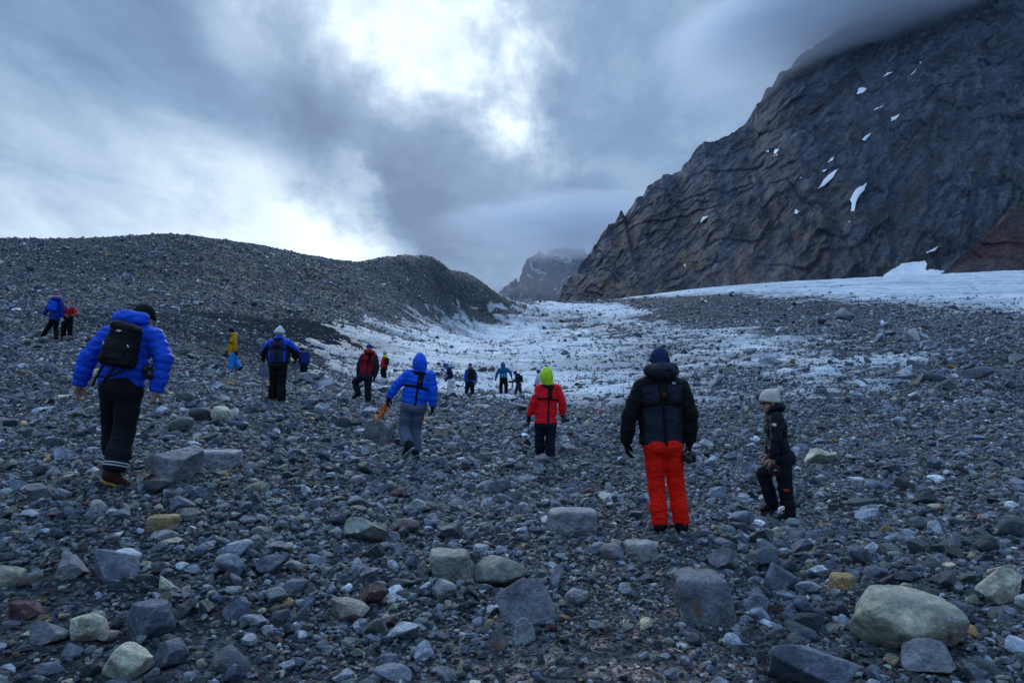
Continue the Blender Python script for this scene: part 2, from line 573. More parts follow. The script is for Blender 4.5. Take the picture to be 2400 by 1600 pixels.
def ground_material():
    m, nt, b = material('gravel_ground')
    P = nt.geo()
    wv = nt.noise(P, 0.9, 2, 0.5, col=True)
    Pw = nt.vm('ADD', P, nt.vm('SCALE', wv, s=0.12))
    Pz = nt.mapping(Pw, scale=(1, 1, 1.6))
    v1 = nt.voro(Pz, 26.0, out='Color')
    v2 = nt.voro(Pz, 7.5, out='Color')
    v3 = nt.voro(Pz, 2.1, out='Color')
    r1 = nt.sep(v1)[0]
    r2 = nt.sep(v2)[1]
    r3 = nt.sep(v3)[2]
    big = nt.noise(P, 0.09, 5, 0.6, 0.4)
    c1 = rock_palette(nt, r1)
    c2 = rock_palette(nt, r2)
    c3 = rock_palette(nt, r3)
    ln = nt.n.new('ShaderNodeVectorMath'); ln.operation = 'LENGTH'
    nt.l.new(P, ln.inputs[0])
    dist = ln.outputs['Value']
    c = nt.mix(nt.sstep(dist, 8, 26), c1, c2)
    c = nt.mix(nt.mul(nt.sstep(dist, 35, 90), 0.6), c, c3)
    fine = nt.noise(P, 60.0, 3, 0.6)
    dirt = nt.mix(nt.sstep(nt.noise(P, 0.55, 4, 0.6), 0.45, 0.65), (0.034, 0.039, 0.048), (0.060, 0.060, 0.066))
    fm = nt.sstep(nt.noise(P, 1.4, 5, 0.6), 0.40, 0.62)
    c = nt.mix(nt.mul(fm, nt.sstep(dist, 20, 60, 0.85, 0.35)), c, dirt)
    val = nt.mul(nt.lin(big, 0.4, 0.6, 0.36, 0.62), nt.lin(fine, 0.36, 0.64, 0.6, 1.3))
    c = nt.mix(1.0, c, nt.comb(val, val, val), 'MULTIPLY')
    fresh = nt.attr('fines')          # raw dark silt along the gully
    c = nt.mix(nt.mul(fresh, 0.85), c, (0.034, 0.038, 0.045))
    wet = nt.mul(nt.attr('wet'), nt.sstep(nt.noise(P, 2.6, 4, 0.6, 0.5), 0.42, 0.58))      # standing melt water on reddish silt
    c = nt.mix(nt.mul(wet, 0.8), c, (0.085, 0.062, 0.060))
    nt._in(b.inputs['Base Color'], c)
    nt._in(b.inputs['Roughness'], nt.mix(wet, nt.lin(nt.noise(P, 0.8, 3, 0.5), 0.35, 0.65, 0.62, 0.95), 0.16))
    nt._in(b.inputs['Specular IOR Level'], nt.add(nt.lin(fresh, 0.0, 0.6, 0.12, 0.0), nt.mul(wet, 0.45)))
    e1 = nt.m('MINIMUM', nt.voro(Pz, 26.0, 'DISTANCE_TO_EDGE'), 0.25)
    e2 = nt.m('MINIMUM', nt.voro(Pz, 7.5, 'DISTANCE_TO_EDGE'), 0.25)
    e3 = nt.m('MINIMUM', nt.voro(Pz, 2.1, 'DISTANCE_TO_EDGE'), 0.25)
    n1_ = nt.bump(nt.add(e1, nt.mul(fine, 0.3)), 0.9, 0.03)
    n2_ = nt.bump(e2, 0.8, 0.14, n1_)
    n3_ = nt.bump(nt.mul(e3, nt.sstep(dist, 25, 60)), 0.8, 0.5, n2_)
    nt._in(b.inputs['Normal'], n3_)
    return m


def ice_material():
    m, nt, b = material('dirty_ice')
    P = nt.geo()
    Pr = nt.mapping(P, rot=(0, 0, 0.55), scale=(0.35, 1.0, 1.0))
    big = nt.noise(Pr, 0.30, 6, 0.62, 0.5)
    mid = nt.noise(Pr, 1.9, 6, 0.66, 0.4)
    fine = nt.noise(P, 7.5, 5, 0.7)
    c = nt.mix(nt.sstep(big, 0.36, 0.64), (0.45, 0.57, 0.68), (0.80, 0.85, 0.90))
    c = nt.mix(nt.mul(nt.sstep(mid, 0.52, 0.64), 0.6), c, (0.26, 0.29, 0.33))
    c = nt.mix(nt.mul(nt.sstep(fine, 0.545, 0.62), 0.8), c, (0.10, 0.105, 0.115))
    far = nt.noise(nt.mapping(P, rot=(0, 0, 0.25), scale=(0.02, 0.12, 0.3)), 1.0, 7, 0.68, 0.6)
    c = nt.mix(nt.mul(nt.sstep(far, 0.50, 0.62), 0.6), c, (0.22, 0.245, 0.28))
    thin = nt.attr('thin')
    c = nt.mix(nt.mul(thin, 0.72), c, (0.13, 0.135, 0.145))
    nt._in(b.inputs['Base Color'], c)
    b.inputs['Roughness'].default_value = 0.65
    b.inputs['Specular IOR Level'].default_value = 0.15
    h = nt.add(nt.mul(mid, 0.7), nt.mul(fine, 0.3))
    nt._in(b.inputs['Normal'], nt.bump(h, 0.9, 0.45))
    return m


M_STONE = stone_material('moraine_stone')
M_GROUND = ground_material()
M_ICE = ice_material()

# ------------------------------------------------------------------ ground sheet
gv = np.stack([GX, GY, GZ], -1).reshape(-1, 3)
ground = new_obj('ground', gv, grid_faces(*GX.shape)[:, ::-1], M_GROUND)
tag(ground, kind='structure')
GULLY = np.array([hit(px, py)[:2] for px, py in ((385, 752), (480, 772), (600, 778), (700, 785), (790, 792), (880, 800))])
d2 = np.full(GX.shape, 1e18)
for (x0, y0), (x1, y1) in zip(GULLY[:-1], GULLY[1:]):
    ex, ey = x1 - x0, y1 - y0
    t = np.clip(((GX - x0) * ex + (GY - y0) * ey) / (ex * ex + ey * ey), 0, 1)
    d2 = np.minimum(d2, (GX - x0 - t * ex) ** 2 + (GY - y0 - t * ey) ** 2)
FINES = np.clip(np.exp(-d2 / (2 * 4.0 ** 2)) * 1.3 + 0.7 * fbm(GX / 3.0, GY / 3.0, oct=3, seed=51) * np.exp(-d2 / 80), 0, 1)
WET = np.exp(-(((GX - 0.9 - 0.10 * (GY - 4)) / 0.8) ** 2)) * (GY > 1) * np.clip((18 - GR) / 6, 0, 1)
wt_ = ground.data.attributes.new('wet', 'FLOAT', 'POINT')
wt_.data.foreach_set('value', WET.ravel().astype(np.float32))
at_ = ground.data.attributes.new('fines', 'FLOAT', 'POINT')
at_.data.foreach_set('value', FINES.ravel().astype(np.float32))

# ------------------------------------------------------------------ glacier sheet: stands proud of the debris where the ice is bare
IA = np.radians(np.linspace(-27, 47, 620))
IL = np.linspace(math.log(24.0), math.log(715.0), 560)
ia, ir = np.meshgrid(IA, np.exp(IL))
ix, iy = np.sin(ia) * ir, np.cos(ia) * ir
ih = lattice(GI, AZ, LR, ix, iy) + 0.35 * fbm(ix / 0.9, iy / 0.9, oct=2, seed=27)
lump = 0.10 * fbm(ix / 1.3, iy / 1.3, oct=3, seed=25) + np.clip(ir / 120, 0, 1) * 0.35 * fbm(ix / 6.0, iy / 4.0, oct=3, seed=26)
iz = lattice(GZ, AZ, LR, ix, iy) + np.clip(ih, -1, 0.9) * (0.22 + 0.0016 * ir) + np.clip(ih, 0, 0.5) * lump * 2
F = grid_faces(*ix.shape)[:, ::-1]
keep = (ih.ravel()[F] > -0.5).any(1)
F = F[keep]
used = np.unique(F)
remap = np.full(ix.size, -1)
remap[used] = np.arange(len(used))
glacier = new_obj('glacier', np.stack([ix, iy, iz], -1).reshape(-1, 3)[used], remap[F], M_ICE)
tag(glacier, 'bare grey-white glacier ice strewn with dark rubble', kind='structure')
a2 = glacier.data.attributes.new('thin', 'FLOAT', 'POINT')
a2.data.foreach_set('value', np.clip(1 - ih.ravel()[used] / 0.8, 0, 1).astype(np.float32))


# ------------------------------------------------------------------ mountains: ruled face from a base line to a ridge line, cut by strata and gullies
def mountain_material(name, rusty=1.0, snow=0.0, red=False):
    m, nt, b = material(name)
    P = nt.geo()
    A = nt.attr('face', 'Vector')         # metres along and up the face
    ang = math.radians(-47)
    pxyz = nt.sep(P)           # beds are tilted planes of the real rock, so they run straight through every ledge
    ca, sa = math.cos(-ang), math.sin(-ang)
    S1 = nt.comb(nt.mad(pxyz[0], ca, nt.mul(pxyz[2], sa)), nt.mad(pxyz[0], -sa, nt.mul(pxyz[2], ca)), nt.mul(pxyz[1], 0.012))
    st = nt.noise(nt.mapping(S1, scale=(0.006, 0.05, 1)), 1.0, 7, 0.62, 0.1)
    st2 = nt.noise(nt.mapping(S1, scale=(0.035, 0.20, 1)), 1.0, 6, 0.68, 0.05)
    big = nt.noise(A, 0.006, 5, 0.6, 0.6)
    fine = nt.noise(P, 0.25, 6, 0.68)
    if red:
        c = nt.mix(nt.sstep(st2, 0.4, 0.62), (0.105, 0.040, 0.048), (0.085, 0.078, 0.09))
        c = nt.mix(nt.sstep(fine, 0.5, 0.68), c, (0.15, 0.062, 0.068))
        c = nt.mix(nt.mul(nt.sstep(nt.attr('edge'), 0.90, 0.97), 0.8), c, (0.13, 0.115, 0.08))
    else:
        st3 = nt.noise(nt.mapping(S1, scale=(0.016, 0.10, 1)), 1.0, 6, 0.7, 0.15, kind='RIDGED_MULTIFRACTAL')
        c = nt.mix(nt.sstep(st, 0.42, 0.58), (0.028, 0.040, 0.070), (0.072, 0.090, 0.132))
        c = nt.mix(nt.mul(nt.sstep(st2, 0.50, 0.58), 0.8), c, (0.125, 0.147, 0.195))
        c = nt.mix(nt.mul(nt.sstep(st3, 1.0, 1.7), 0.75), c, (0.030, 0.037, 0.055))
        rz = nt.mul(nt.sstep(nt.noise(A, 0.013, 5, 0.65, 1.0), 0.45, 0.58), nt.attr('rusty'))
        c = nt.mix(nt.mul(rz, 0.6 * rusty), c, (0.19, 0.115, 0.08))
        mz = nt.mul(nt.sstep(nt.noise(nt.vm('ADD', A, (300, 90, 0)), 0.017, 5, 0.65, 0.6), 0.57, 0.68), nt.attr('mossy'))
        c = nt.mix(nt.mul(mz, 0.7 * rusty), c, (0.12, 0.105, 0.03))
        wet = nt.noise(nt.mapping(A, scale=(0.05, 0.004, 1)), 1.0, 5, 0.6, 0.9, kind='RIDGED_MULTIFRACTAL')
        c = nt.mix(nt.mul(nt.sstep(wet, 1.25, 1.7), 0.16), c, (0.26, 0.28, 0.31))
    val = nt.mul(nt.lin(big, 0.4, 0.6, 0.75, 1.25), nt.lin(fine, 0.38, 0.62, 0.68, 1.32))
    c = nt.mix(1.0, c, nt.comb(val, val, val), 'MULTIPLY')
    if snow:
        sn = nt.sstep(nt.noise(nt.mapping(A, scale=(0.012, 0.005, 1)), 1.0, 8, 0.7, 0.8), 0.545, 0.60)
        c = nt.mix(nt.mul(sn, snow), c, (0.62, 0.66, 0.72))
    nt._in(b.inputs['Base Color'], c)
    b.inputs['Roughness'].default_value = 0.75
    b.inputs['Specular IOR Level'].default_value = 0.3
    h = nt.add(nt.add(nt.mul(st2, 1.0), nt.mul(fine, 0.7)), nt.mul(st, 0.6))
    nt._in(b.inputs['Normal'], nt.bump(h, 1.0, 13.0))
    return m


def resample(pts, n):
    pts = np.array(pts, float)
    s = np.concatenate([[0], np.cumsum(np.linalg.norm(np.diff(pts, axis=0), axis=1))])
    # catmull-ish smooth interpolation
    t = np.linspace(0, s[-1], n)
    return np.stack([np.interp(t, s, pts[:, k]) for k in range(3)], 1), t


def facets(x, y, seed):
    """broken planes: every cell of a jittered lattice is a small tilted face"""
    x0, y0 = np.floor(x), np.floor(y)
    best = np.full(x.shape, 1e9)
    val = np.zeros(x.shape)
    z = np.zeros_like(x)
    for dx in (-1, 0, 1):
        for dy in (-1, 0, 1):
            h = _h(x0 + dx, y0 + dy, z, seed)
            jx, jy = (h & 255) / 255.0, ((h >> 8) & 255) / 255.0
            px, py = x - (x0 + dx + jx), y - (y0 + dy + jy)
            d = px * px + py * py
            h2 = _h(x0 + dx, y0 + dy, z, seed + 77)
            v = ((h2 & 255) / 127.5 - 1) * 0.5 + px * (((h2 >> 8) & 255) / 127.5 - 1) + py * (((h2 >> 16) & 255) / 127.5 - 1)
            m = d < best
            best = np.where(m, d, best)
            val = np.where(m, v, val)
    return val


def face_grid(table, nu, nv, vmax, seed, amp, theta, relief=1.0, bulge=0.0):
    R = np.array([at(*r[0]) for r in table])
    B = np.array([at(*r[1]) for r in table])
    mid = (R + B) / 2
    s = np.concatenate([[0], np.cumsum(np.linalg.norm(np.diff(mid, axis=0), axis=1))])
    t = np.linspace(0, s[-1], nu)
    Rr = np.stack([np.interp(t, s, R[:, k]) for k in range(3)], 1)
    Br = np.stack([np.interp(t, s, B[:, k]) for k in range(3)], 1)
    v = np.linspace(0, vmax, nv)[:, None]
    vv = np.minimum(v, 1)[..., None]
    P = Br[None] * (1 - vv) + Rr[None] * vv
    over = np.maximum(v - 1, 0)[..., None]
    hor = (Rr - Br) * np.array([1, 1, 0])
    P = P + hor[None] * over + np.array([0, 0, -1.0]) * (np.linalg.norm(Rr - Br, axis=1)[None, :, None] * over * 1.1)
    L = np.linalg.norm(Rr - Br, axis=1)[None]
    A = np.broadcast_to(t[None], (nv, nu))
    Bc = v * L
    # normal of the undisplaced face
    du = np.gradient(P, axis=1)
    dv = np.gradient(P, axis=0)
    N = np.cross(du, dv)
    N /= np.linalg.norm(N, axis=2, keepdims=True) + 1e-9
    if N[..., 1].mean() > 0: N = -N
    c, sn = math.cos(theta), math.sin(theta)
    a, b = P[..., 0] * c + P[..., 2] * sn, -P[..., 0] * sn + P[..., 2] * c
    wx = 3 * fbm(A / 160, Bc / 160, oct=2, seed=seed + 40)
    a, b = a + wx, b + wx
    wa, wb = a + 2 * fbm(a / 40, b / 40, oct=2, seed=seed + 50), b + 1.0 * fbm(a / 40, b / 30, oct=2, seed=seed + 51)
    d = (4.5 * fbm(a / 320, b / 75, oct=2, seed=seed, ridged=True) + 0.9 * fbm(a / 130, b / 24, oct=3, seed=seed + 3, ridged=True)
         + 1.8 * facets(A / 70, Bc / 55, seed + 6) + 0.8 * fbm(a / 28, b / 7.5, oct=3, seed=seed + 9, ridged=True)
         + 2.2 * facets(wa / 85, wb / 26, seed + 20) + 1.4 * facets(wa / 34, wb / 10, seed + 21) + 0.9 * facets(wa / 13, wb / 5, seed + 22)
         + 1.0 * fbm(A / 9, Bc / 9, oct=2, seed=seed + 12))
    gx = A + Bc * 0.35 + 10 * fbm(A / 70, Bc / 70, oct=2, seed=seed + 60)
    for sc_, am in ((120, 3.5), (47, 1.4)):      # couloirs cut down the face
        d = d - am * np.exp(-(perlin(gx / sc_, Bc / (sc_ * 7), seed=seed + int(sc_)) / 0.07) ** 2)
    fade = np.clip(Bc / 25, 0.15, 1) * np.clip(L / 60, 0.25, 1)
    d = (d - 2.0) * relief * fade * np.where(v < 1.05, np.clip((1.06 - v) * 5, 0.5, 1), 0.5)
    P = P + N * d[..., None]
    P[..., 2] += relief * fade * (3.0 * fbm(A / 16, Bc / 60, oct=3, seed=seed + 15) + 5.0 * (fbm(A / 34, Bc / 200, oct=2, seed=seed + 18, ridged=True) - 0.3) * np.clip(Bc / 150, 0, 1))
    P[..., 2] += relief * np.clip(1 - np.abs(v - 1) / 0.10, 0, 1) * np.clip(L / 120, 0, 1) * (10.0 * (fbm(A / 26, Bc / 300, oct=4, seed=seed + 33, ridged=True) - 0.35) + 4.0 * facets(A / 15, Bc / 60, seed + 34))
    return P, A, Bc, N, v


def mountain(name, table, nu, nv, vmax, seed, theta, relief, mat):
    P, A, Bc, N, v = face_grid(table, nu, nv, vmax, seed, 1, theta, relief)
    o = new_obj(name, P.reshape(-1, 3), grid_faces(nv, nu), mat)
    me = o.data
    f = me.attributes.new('face', 'FLOAT_VECTOR', 'POINT')
    f.data.foreach_set('vector', np.stack([A, Bc, A * 0], -1).astype(np.float32).ravel())
    e = me.attributes.new('edge', 'FLOAT', 'POINT')
    e.data.foreach_set('value', np.broadcast_to(v, A.shape).astype(np.float32).ravel())
    u = A / A.max()
    r_ = me.attributes.new('rusty', 'FLOAT', 'POINT')
    r_.data.foreach_set('value', np.clip(1.05 - u * 2.1 - v * 0.5 + 0.3 * (v < 0.3), 0.04, 1).astype(np.float32).ravel())
    mo = me.attributes.new('mossy', 'FLOAT', 'POINT')
    mo.data.foreach_set('value', (np.clip((0.62 - v) * 2.2, 0, 1) * np.clip(1.3 - u * 1.4, 0.0, 1)).astype(np.float32).ravel())
    tag(o, kind='structure')
    return o, P


T_MAIN = [((1306, 708, 880), (1304.1, 716.6, 843.1)),
          ((1321, 669, 880), (1315.8, 717.0, 829.1)),
          ((1338, 650, 880), (1329.1, 717.6, 813.1)),
          ((1382, 606, 882), (1390.0, 718.0, 750.0)),
          ((1410, 557, 884), (1436.0, 717.2, 706.0)),
          ((1443, 530, 886), (1488.8, 714.6, 659.8)),
          ((1457, 504, 887), (1507.0, 713.4, 645.8)),
          ((1464, 512, 887), (1514.0, 712.9, 641.6)),
          ((1487, 474, 889), (1537.0, 711.0, 627.8)),
          ((1553, 418, 899), (1603.3, 707.8, 588.3)),
          ((1586, 411, 903), (1640.0, 705.6, 570.0)),
          ((1614, 380, 906), (1671.1, 703.7, 554.4)),
          ((1647, 342, 910), (1707.8, 701.7, 537.3)),
          ((1680, 332, 914), (1744.4, 700.2, 524.4)),
          ((1719, 317, 919), (1787.8, 698.5, 509.3)),
          ((1758, 286, 923), (1839.2, 695.8, 493.8)),
          ((1813, 198, 931), (1908.5, 691.8, 474.0)),
          ((1840, 165, 935), (1940.0, 690.0, 465.0)),
          ((1950, 84, 960), (2050.0, 684.0, 440.0)),
          ((2100, 16, 990), (2150.0, 678.0, 420.0)),
          ((2280, -64, 1010), (2280.0, 672.0, 400.0)),
          ((2500, -160, 1020), (2430.0, 668.0, 385.0)),
          ((2800, -280, 1000), (2600.0, 666.0, 375.0)),
          ((3300, -420, 900), (3000.0, 666.0, 350.0))]
M_MOUNT = mountain_material('mountain_rock')
mount, MP = mountain('mountain', T_MAIN, 720, 470, 1.22, 100, math.radians(47), 1.0, M_MOUNT)
tag(mount, 'dark steep rock mountain wall with its top in cloud')

T_RED = [((2200, 652, 376), (2204, 664, 372)), ((2245, 610, 384), (2250, 668, 358)), ((2300, 560, 392), (2300, 668, 350)), ((2400, 466, 408), (2400, 664, 340)),
         ((2600, 300, 430), (2600, 664, 325)), ((2900, 120, 440), (2900, 664, 300))]
M_RED = mountain_material('red_scree', red=True)
spur, _ = mountain('hill', T_RED, 260, 200, 1.1, 300, math.radians(38), 0.55, M_RED)
tag(spur, 'dark red scree slope at the foot of the mountain')

T_FAR = [((1172, 690, 2600), (1160, 722, 2300)), ((1196, 668, 2600), (1180, 722, 2300)), ((1207, 655, 2600), (1205, 722, 2300)), ((1216, 664, 2600), (1215, 722, 2300)), ((1230, 622, 2650), (1240, 722, 2300)),
         ((1252, 602, 2700), (1262, 722, 2300)), ((1290, 590, 2720), (1290, 722, 2280)), ((1330, 582, 2740), (1330, 722, 2280)), ((1380, 592, 2760), (1380, 722, 2280)),
         ((1440, 590, 2800), (1440, 722, 2280)), ((1560, 640, 2800), (1560, 722, 2280))]
M_FARM = mountain_material('far_rock', rusty=0.0, snow=0.85)
farm, _ = mountain('mountain', T_FAR, 260, 150, 1.15, 500, math.radians(60), 1.8, M_FARM)
tag(farm, 'distant snow-streaked peak fading into low cloud at the valley head')


# ---- snow lying in the gullies of the wall: each patch a sheet that follows the rock
def snow_material():
    m, nt, b = material('old_snow')
    P = nt.geo()
    n = nt.noise(P, 0.5, 5, 0.6)
    c = nt.mix(nt.sstep(n, 0.35, 0.7), (0.66, 0.70, 0.76), (0.82, 0.84, 0.87))
    nt._in(b.inputs['Base Color'], c)
    b.inputs['Roughness'].default_value = 0.6
    nt._in(b.inputs['Normal'], nt.bump(nt.noise(P, 0.35, 4, 0.6), 0.6, 1.5))
    return m


M_SNOW = snow_material()
_mx = MP[..., 0] / MP[..., 1] * FPX + CXP
_my = HYP - (MP[..., 2] - EYE) / MP[..., 1] * FPX
MPS = MP.copy()
for _ in range(26):
    q_ = MPS.copy()
    q_[1:-1, 1:-1] = (MPS[:-2, 1:-1] + MPS[2:, 1:-1] + MPS[1:-1, :-2] + MPS[1:-1, 2:]) * 0.2 + MPS[1:-1, 1:-1] * 0.2
    MPS = q_
_front = np.zeros(_mx.shape, bool)
_front[:int(_mx.shape[0] / 1.22)] = True


def on_wall(px, py):
    """row, column of the wall grid at that sight line"""
    dd = (_mx - px) ** 2 + (_my - py) ** 2
    dd[~_front] = 1e9
    return np.unravel_index(np.argmin(dd), dd.shape)


def wall_patch(name, poly, mat, lift=1.4, parent=None, k=3, ragged=1.8):
    rc = np.array([on_wall(*p) for p in poly], float)
    r0, c0 = np.floor(rc.min(0)).astype(int) - 2
    r1, c1 = np.ceil(rc.max(0)).astype(int) + 3
    r0, c0 = max(r0, 0), max(c0, 0)
    r1, c1 = min(r1, MP.shape[0] - 1), min(c1, MP.shape[1] - 1)
    rr = np.linspace(r0, r1, (r1 - r0) * k + 1)
    cc = np.linspace(c0, c1, (c1 - c0) * k + 1)
    R_, C_ = np.meshgrid(rr, cc, indexing='ij')
    i, j = np.minimum(R_.astype(int), MP.shape[0] - 2), np.minimum(C_.astype(int), MP.shape[1] - 2)
    fi, fj = (R_ - i)[..., None], (C_ - j)[..., None]
    Q = (MPS[i, j] * (1 - fi) + MPS[i + 1, j] * fi) * (1 - fj) + (MPS[i, j + 1] * (1 - fi) + MPS[i + 1, j + 1] * fi) * fj
    sd = poly_sd(C_, R_, rc[:, ::-1]) + 0.42 * ragged * fbm(C_ / 2.4, R_ / 2.4, oct=3, seed=int(poly[0][0]))
    toc = np.array([0, 0, EYE]) - Q
    toc /= np.linalg.norm(toc, axis=2, keepdims=True)
    up = np.array([0.0, 0.0, 0.6])
    Q = Q + (toc + up) * (np.clip(sd, -1.2, 1.0) * 0.6 + 2.6)[..., None] * lift
    Fq = grid_faces(*R_.shape)
    Fq = Fq[(sd.ravel()[Fq] > -0.2).all(1)]
    if len(Fq) < 3: return None
    us = np.unique(Fq)
    rm = np.full(R_.size, -1)
    rm[us] = np.arange(len(us))
    return new_obj(name, Q.reshape(-1, 3)[us], rm[Fq], mat, parent)


SNOW = [[(2008, 225), (2014, 209), (2020, 207), (2031, 212), (2024, 218), (2012, 224)], [(2048, 261), (2052, 255), (2072, 246), (2066, 255)],
        [(2087, 287), (2090, 280), (2109, 270), (2100, 282)], [(2127, 187), (2132, 180), (2147, 165), (2142, 176)], [(2068, 182), (2080, 175), (2094, 170), (2082, 178)],
        [(2020, 329), (2032, 322), (2042, 314), (2037, 325), (2028, 334)], [(1796, 356), (1806, 356), (1803, 361)], [(1812, 360), (1818, 354), (1826, 353), (1818, 363)],
        [(1812, 367), (1823, 365), (1818, 369)], [(1940, 385), (1946, 374), (1956, 370), (1952, 379)], [(1927, 404), (1934, 398), (1939, 397), (1932, 405)],
        [(1917, 447), (1930, 426), (1945, 410), (1967, 398), (1952, 416), (1930, 440)],
        [(1993, 472), (2000, 455), (2015, 440), (2031, 431), (2024, 452), (2008, 472), (2004, 486), (2002, 497), (1995, 497), (1998, 483)],
        [(1861, 503), (1866, 495), (1871, 496), (1868, 504)], [(1871, 421), (1879, 418), (1881, 416), (1876, 422)], [(1641, 525), (1648, 513), (1663, 506), (1656, 515)],
        [(2170, 595), (2178, 590), (2198, 579), (2192, 588), (2176, 597)],
        [(2070, 651), (2085, 636), (2112, 620), (2140, 616), (2168, 613), (2172, 622), (2168, 635), (2190, 634), (2216, 640), (2200, 650), (2150, 654), (2100, 656)],
        [(1601, 624), (1606, 620), (1606, 628)], [(1988, 522), (1992, 520), (1991, 525)], [(2154, 151), (2160, 147), (2157, 153)], [(1883, 312), (1887, 309), (1886, 314)]]
for poly in SNOW:
    wall_patch('snow_patch', poly, M_SNOW, 0.35 if poly[0][1] > 640 else 0.8, mount)


# ---- low cloud wrapped round the summit ridge and round the far peak: bodies of real mist
def mist_material(name, density, aniso=0.35):
    m = bpy.data.materials.new(name)
    m.use_nodes = True
    nt = NT(m.node_tree)
    nt.n.remove(nt.n['Principled BSDF'])
    v = nt.n.new('ShaderNodeVolumePrincipled')
    v.inputs['Color'].default_value = (0.74, 0.80, 0.88, 1)
    P = nt.coord('Object')
    ln = nt.n.new('ShaderNodeVectorMath'); ln.operation = 'LENGTH'
    nt.l.new(P, ln.inputs[0])
    nz = nt.noise(P, 2.1, 6, 0.62, 0.5)
    fall = nt.sstep(nt.add(ln.outputs['Value'], nt.mul(nt.sub(nz, 0.5), 1.7)), 0.2, 0.92, 1.0, 0.0)
    fall = nt.mul(fall, nt.sstep(ln.outputs['Value'], 0.55, 0.98, 1.0, 0.0))
    nt._in(v.inputs['Density'], nt.mul(fall, density))
    v.inputs['Anisotropy'].default_value = aniso
    nt.l.new(v.outputs[0], nt.n['Material Output'].inputs['Volume'])
    return m


def ico(sub):
    import bmesh
    bm = bmesh.new()
    bmesh.ops.create_icosphere(bm, subdivisions=sub, radius=1.0)
    v = np.array([x.co[:] for x in bm.verts])
    f = np.array([[x.index for x in p.verts] for p in bm.faces])
    bm.free()
    return v, f


def cloud_body(name, centre, radii, density, label, tilt=0.0, aniso=0.45):
    v, f = ico(4)
    o = new_obj(name, v, f, mist_material('mist', density, aniso))
    o.location = centre
    o.scale = radii
    o.rotation_euler = (0, -tilt, 0)
    tag(o, label, kind='stuff')
    return o


cloud_body('cloud', at(2080, -25, 920), (430, 210, 130), 0.024, 'low cloud wrapped round the mountain top', math.radians(22))
cloud_body('cloud', at(1420, 535, 2330), (760, 230, 170), 0.011, 'low cloud hiding the top of the far peak', 0.0)
cloud_body('cloud', at(1290, 640, 2150), (520, 160, 210), 0.0013, 'thin mist in front of the far peak', 0.0)

# ------------------------------------------------------------------ stones
def rock_shape(sub, seed, planes=11, lo=0.52, hi=0.95, soft=0.035, noise=0.05, dims=(1, 0.8, 0.6)):
    rg = np.random.default_rng(seed)
    v, f = ico(sub)
    pn = rg.normal(size=(planes, 3))
    pn /= np.linalg.norm(pn, axis=1, keepdims=True)
    hh = rg.uniform(lo, hi, planes)
    dt = np.maximum(v @ pn.T, 1e-3)
    r = hh[None] / dt
    r = np.concatenate([r, np.full((len(v), 1), 1.0)], 1)
    k = 1.0 / soft
    rs = -np.log(np.exp(-k * np.minimum(r, 2.0)).sum(1)) / k
    q = v * rs[:, None]
    if noise:
        q = q * (1 + noise * fbm(q[:, 0] * 2.3 + seed, q[:, 1] * 2.3, q[:, 2] * 2.3, oct=3, seed=seed))[:, None]
    q = q - (q.max(0) + q.min(0)) / 2
    q = q / np.abs(q).max(0) * np.array(dims)
    return q, f


def rock_mesh(name, q, f, mat, sharp=38):
    me = bpy.data.meshes.new(name)
    me.from_pydata([tuple(map(float, p)) for p in q], [], [tuple(map(int, t)) for t in f])
    me.polygons.foreach_set('use_smooth', np.ones(len(me.polygons), dtype=bool))
    me.set_sharp_from_angle(angle=math.radians(sharp))
    me.materials.append(mat)
    return me


bank = bpy.data.collections.new('stone_bank')
NB = 30
BANK_ME = []
for i in range(NB):
    rg = np.random.default_rng(900 + i)
    ang = i % 4 != 3
    dims = (1.0, rg.uniform(0.62, 0.95), rg.uniform(0.42, 0.8))
    q, f = rock_shape(4, 700 + i, planes=int(rg.integers(8, 13)) if ang else 16, lo=0.34 if ang else 0.62, hi=0.82, soft=0.012 if ang else 0.04,
                      noise=0.06, dims=dims)
    me = rock_mesh('stone', q * 0.5, f, M_STONE, 20 if ang else 50)
    BANK_ME.append(me)
    ob = bpy.data.objects.new('stone_kind', me)
    bank.objects.link(ob)
DIMS = np.array([[abs(v.co[k]) for k in range(3)] for me in BANK_ME for v in me.vertices]).reshape(NB, -1, 3).max(1)


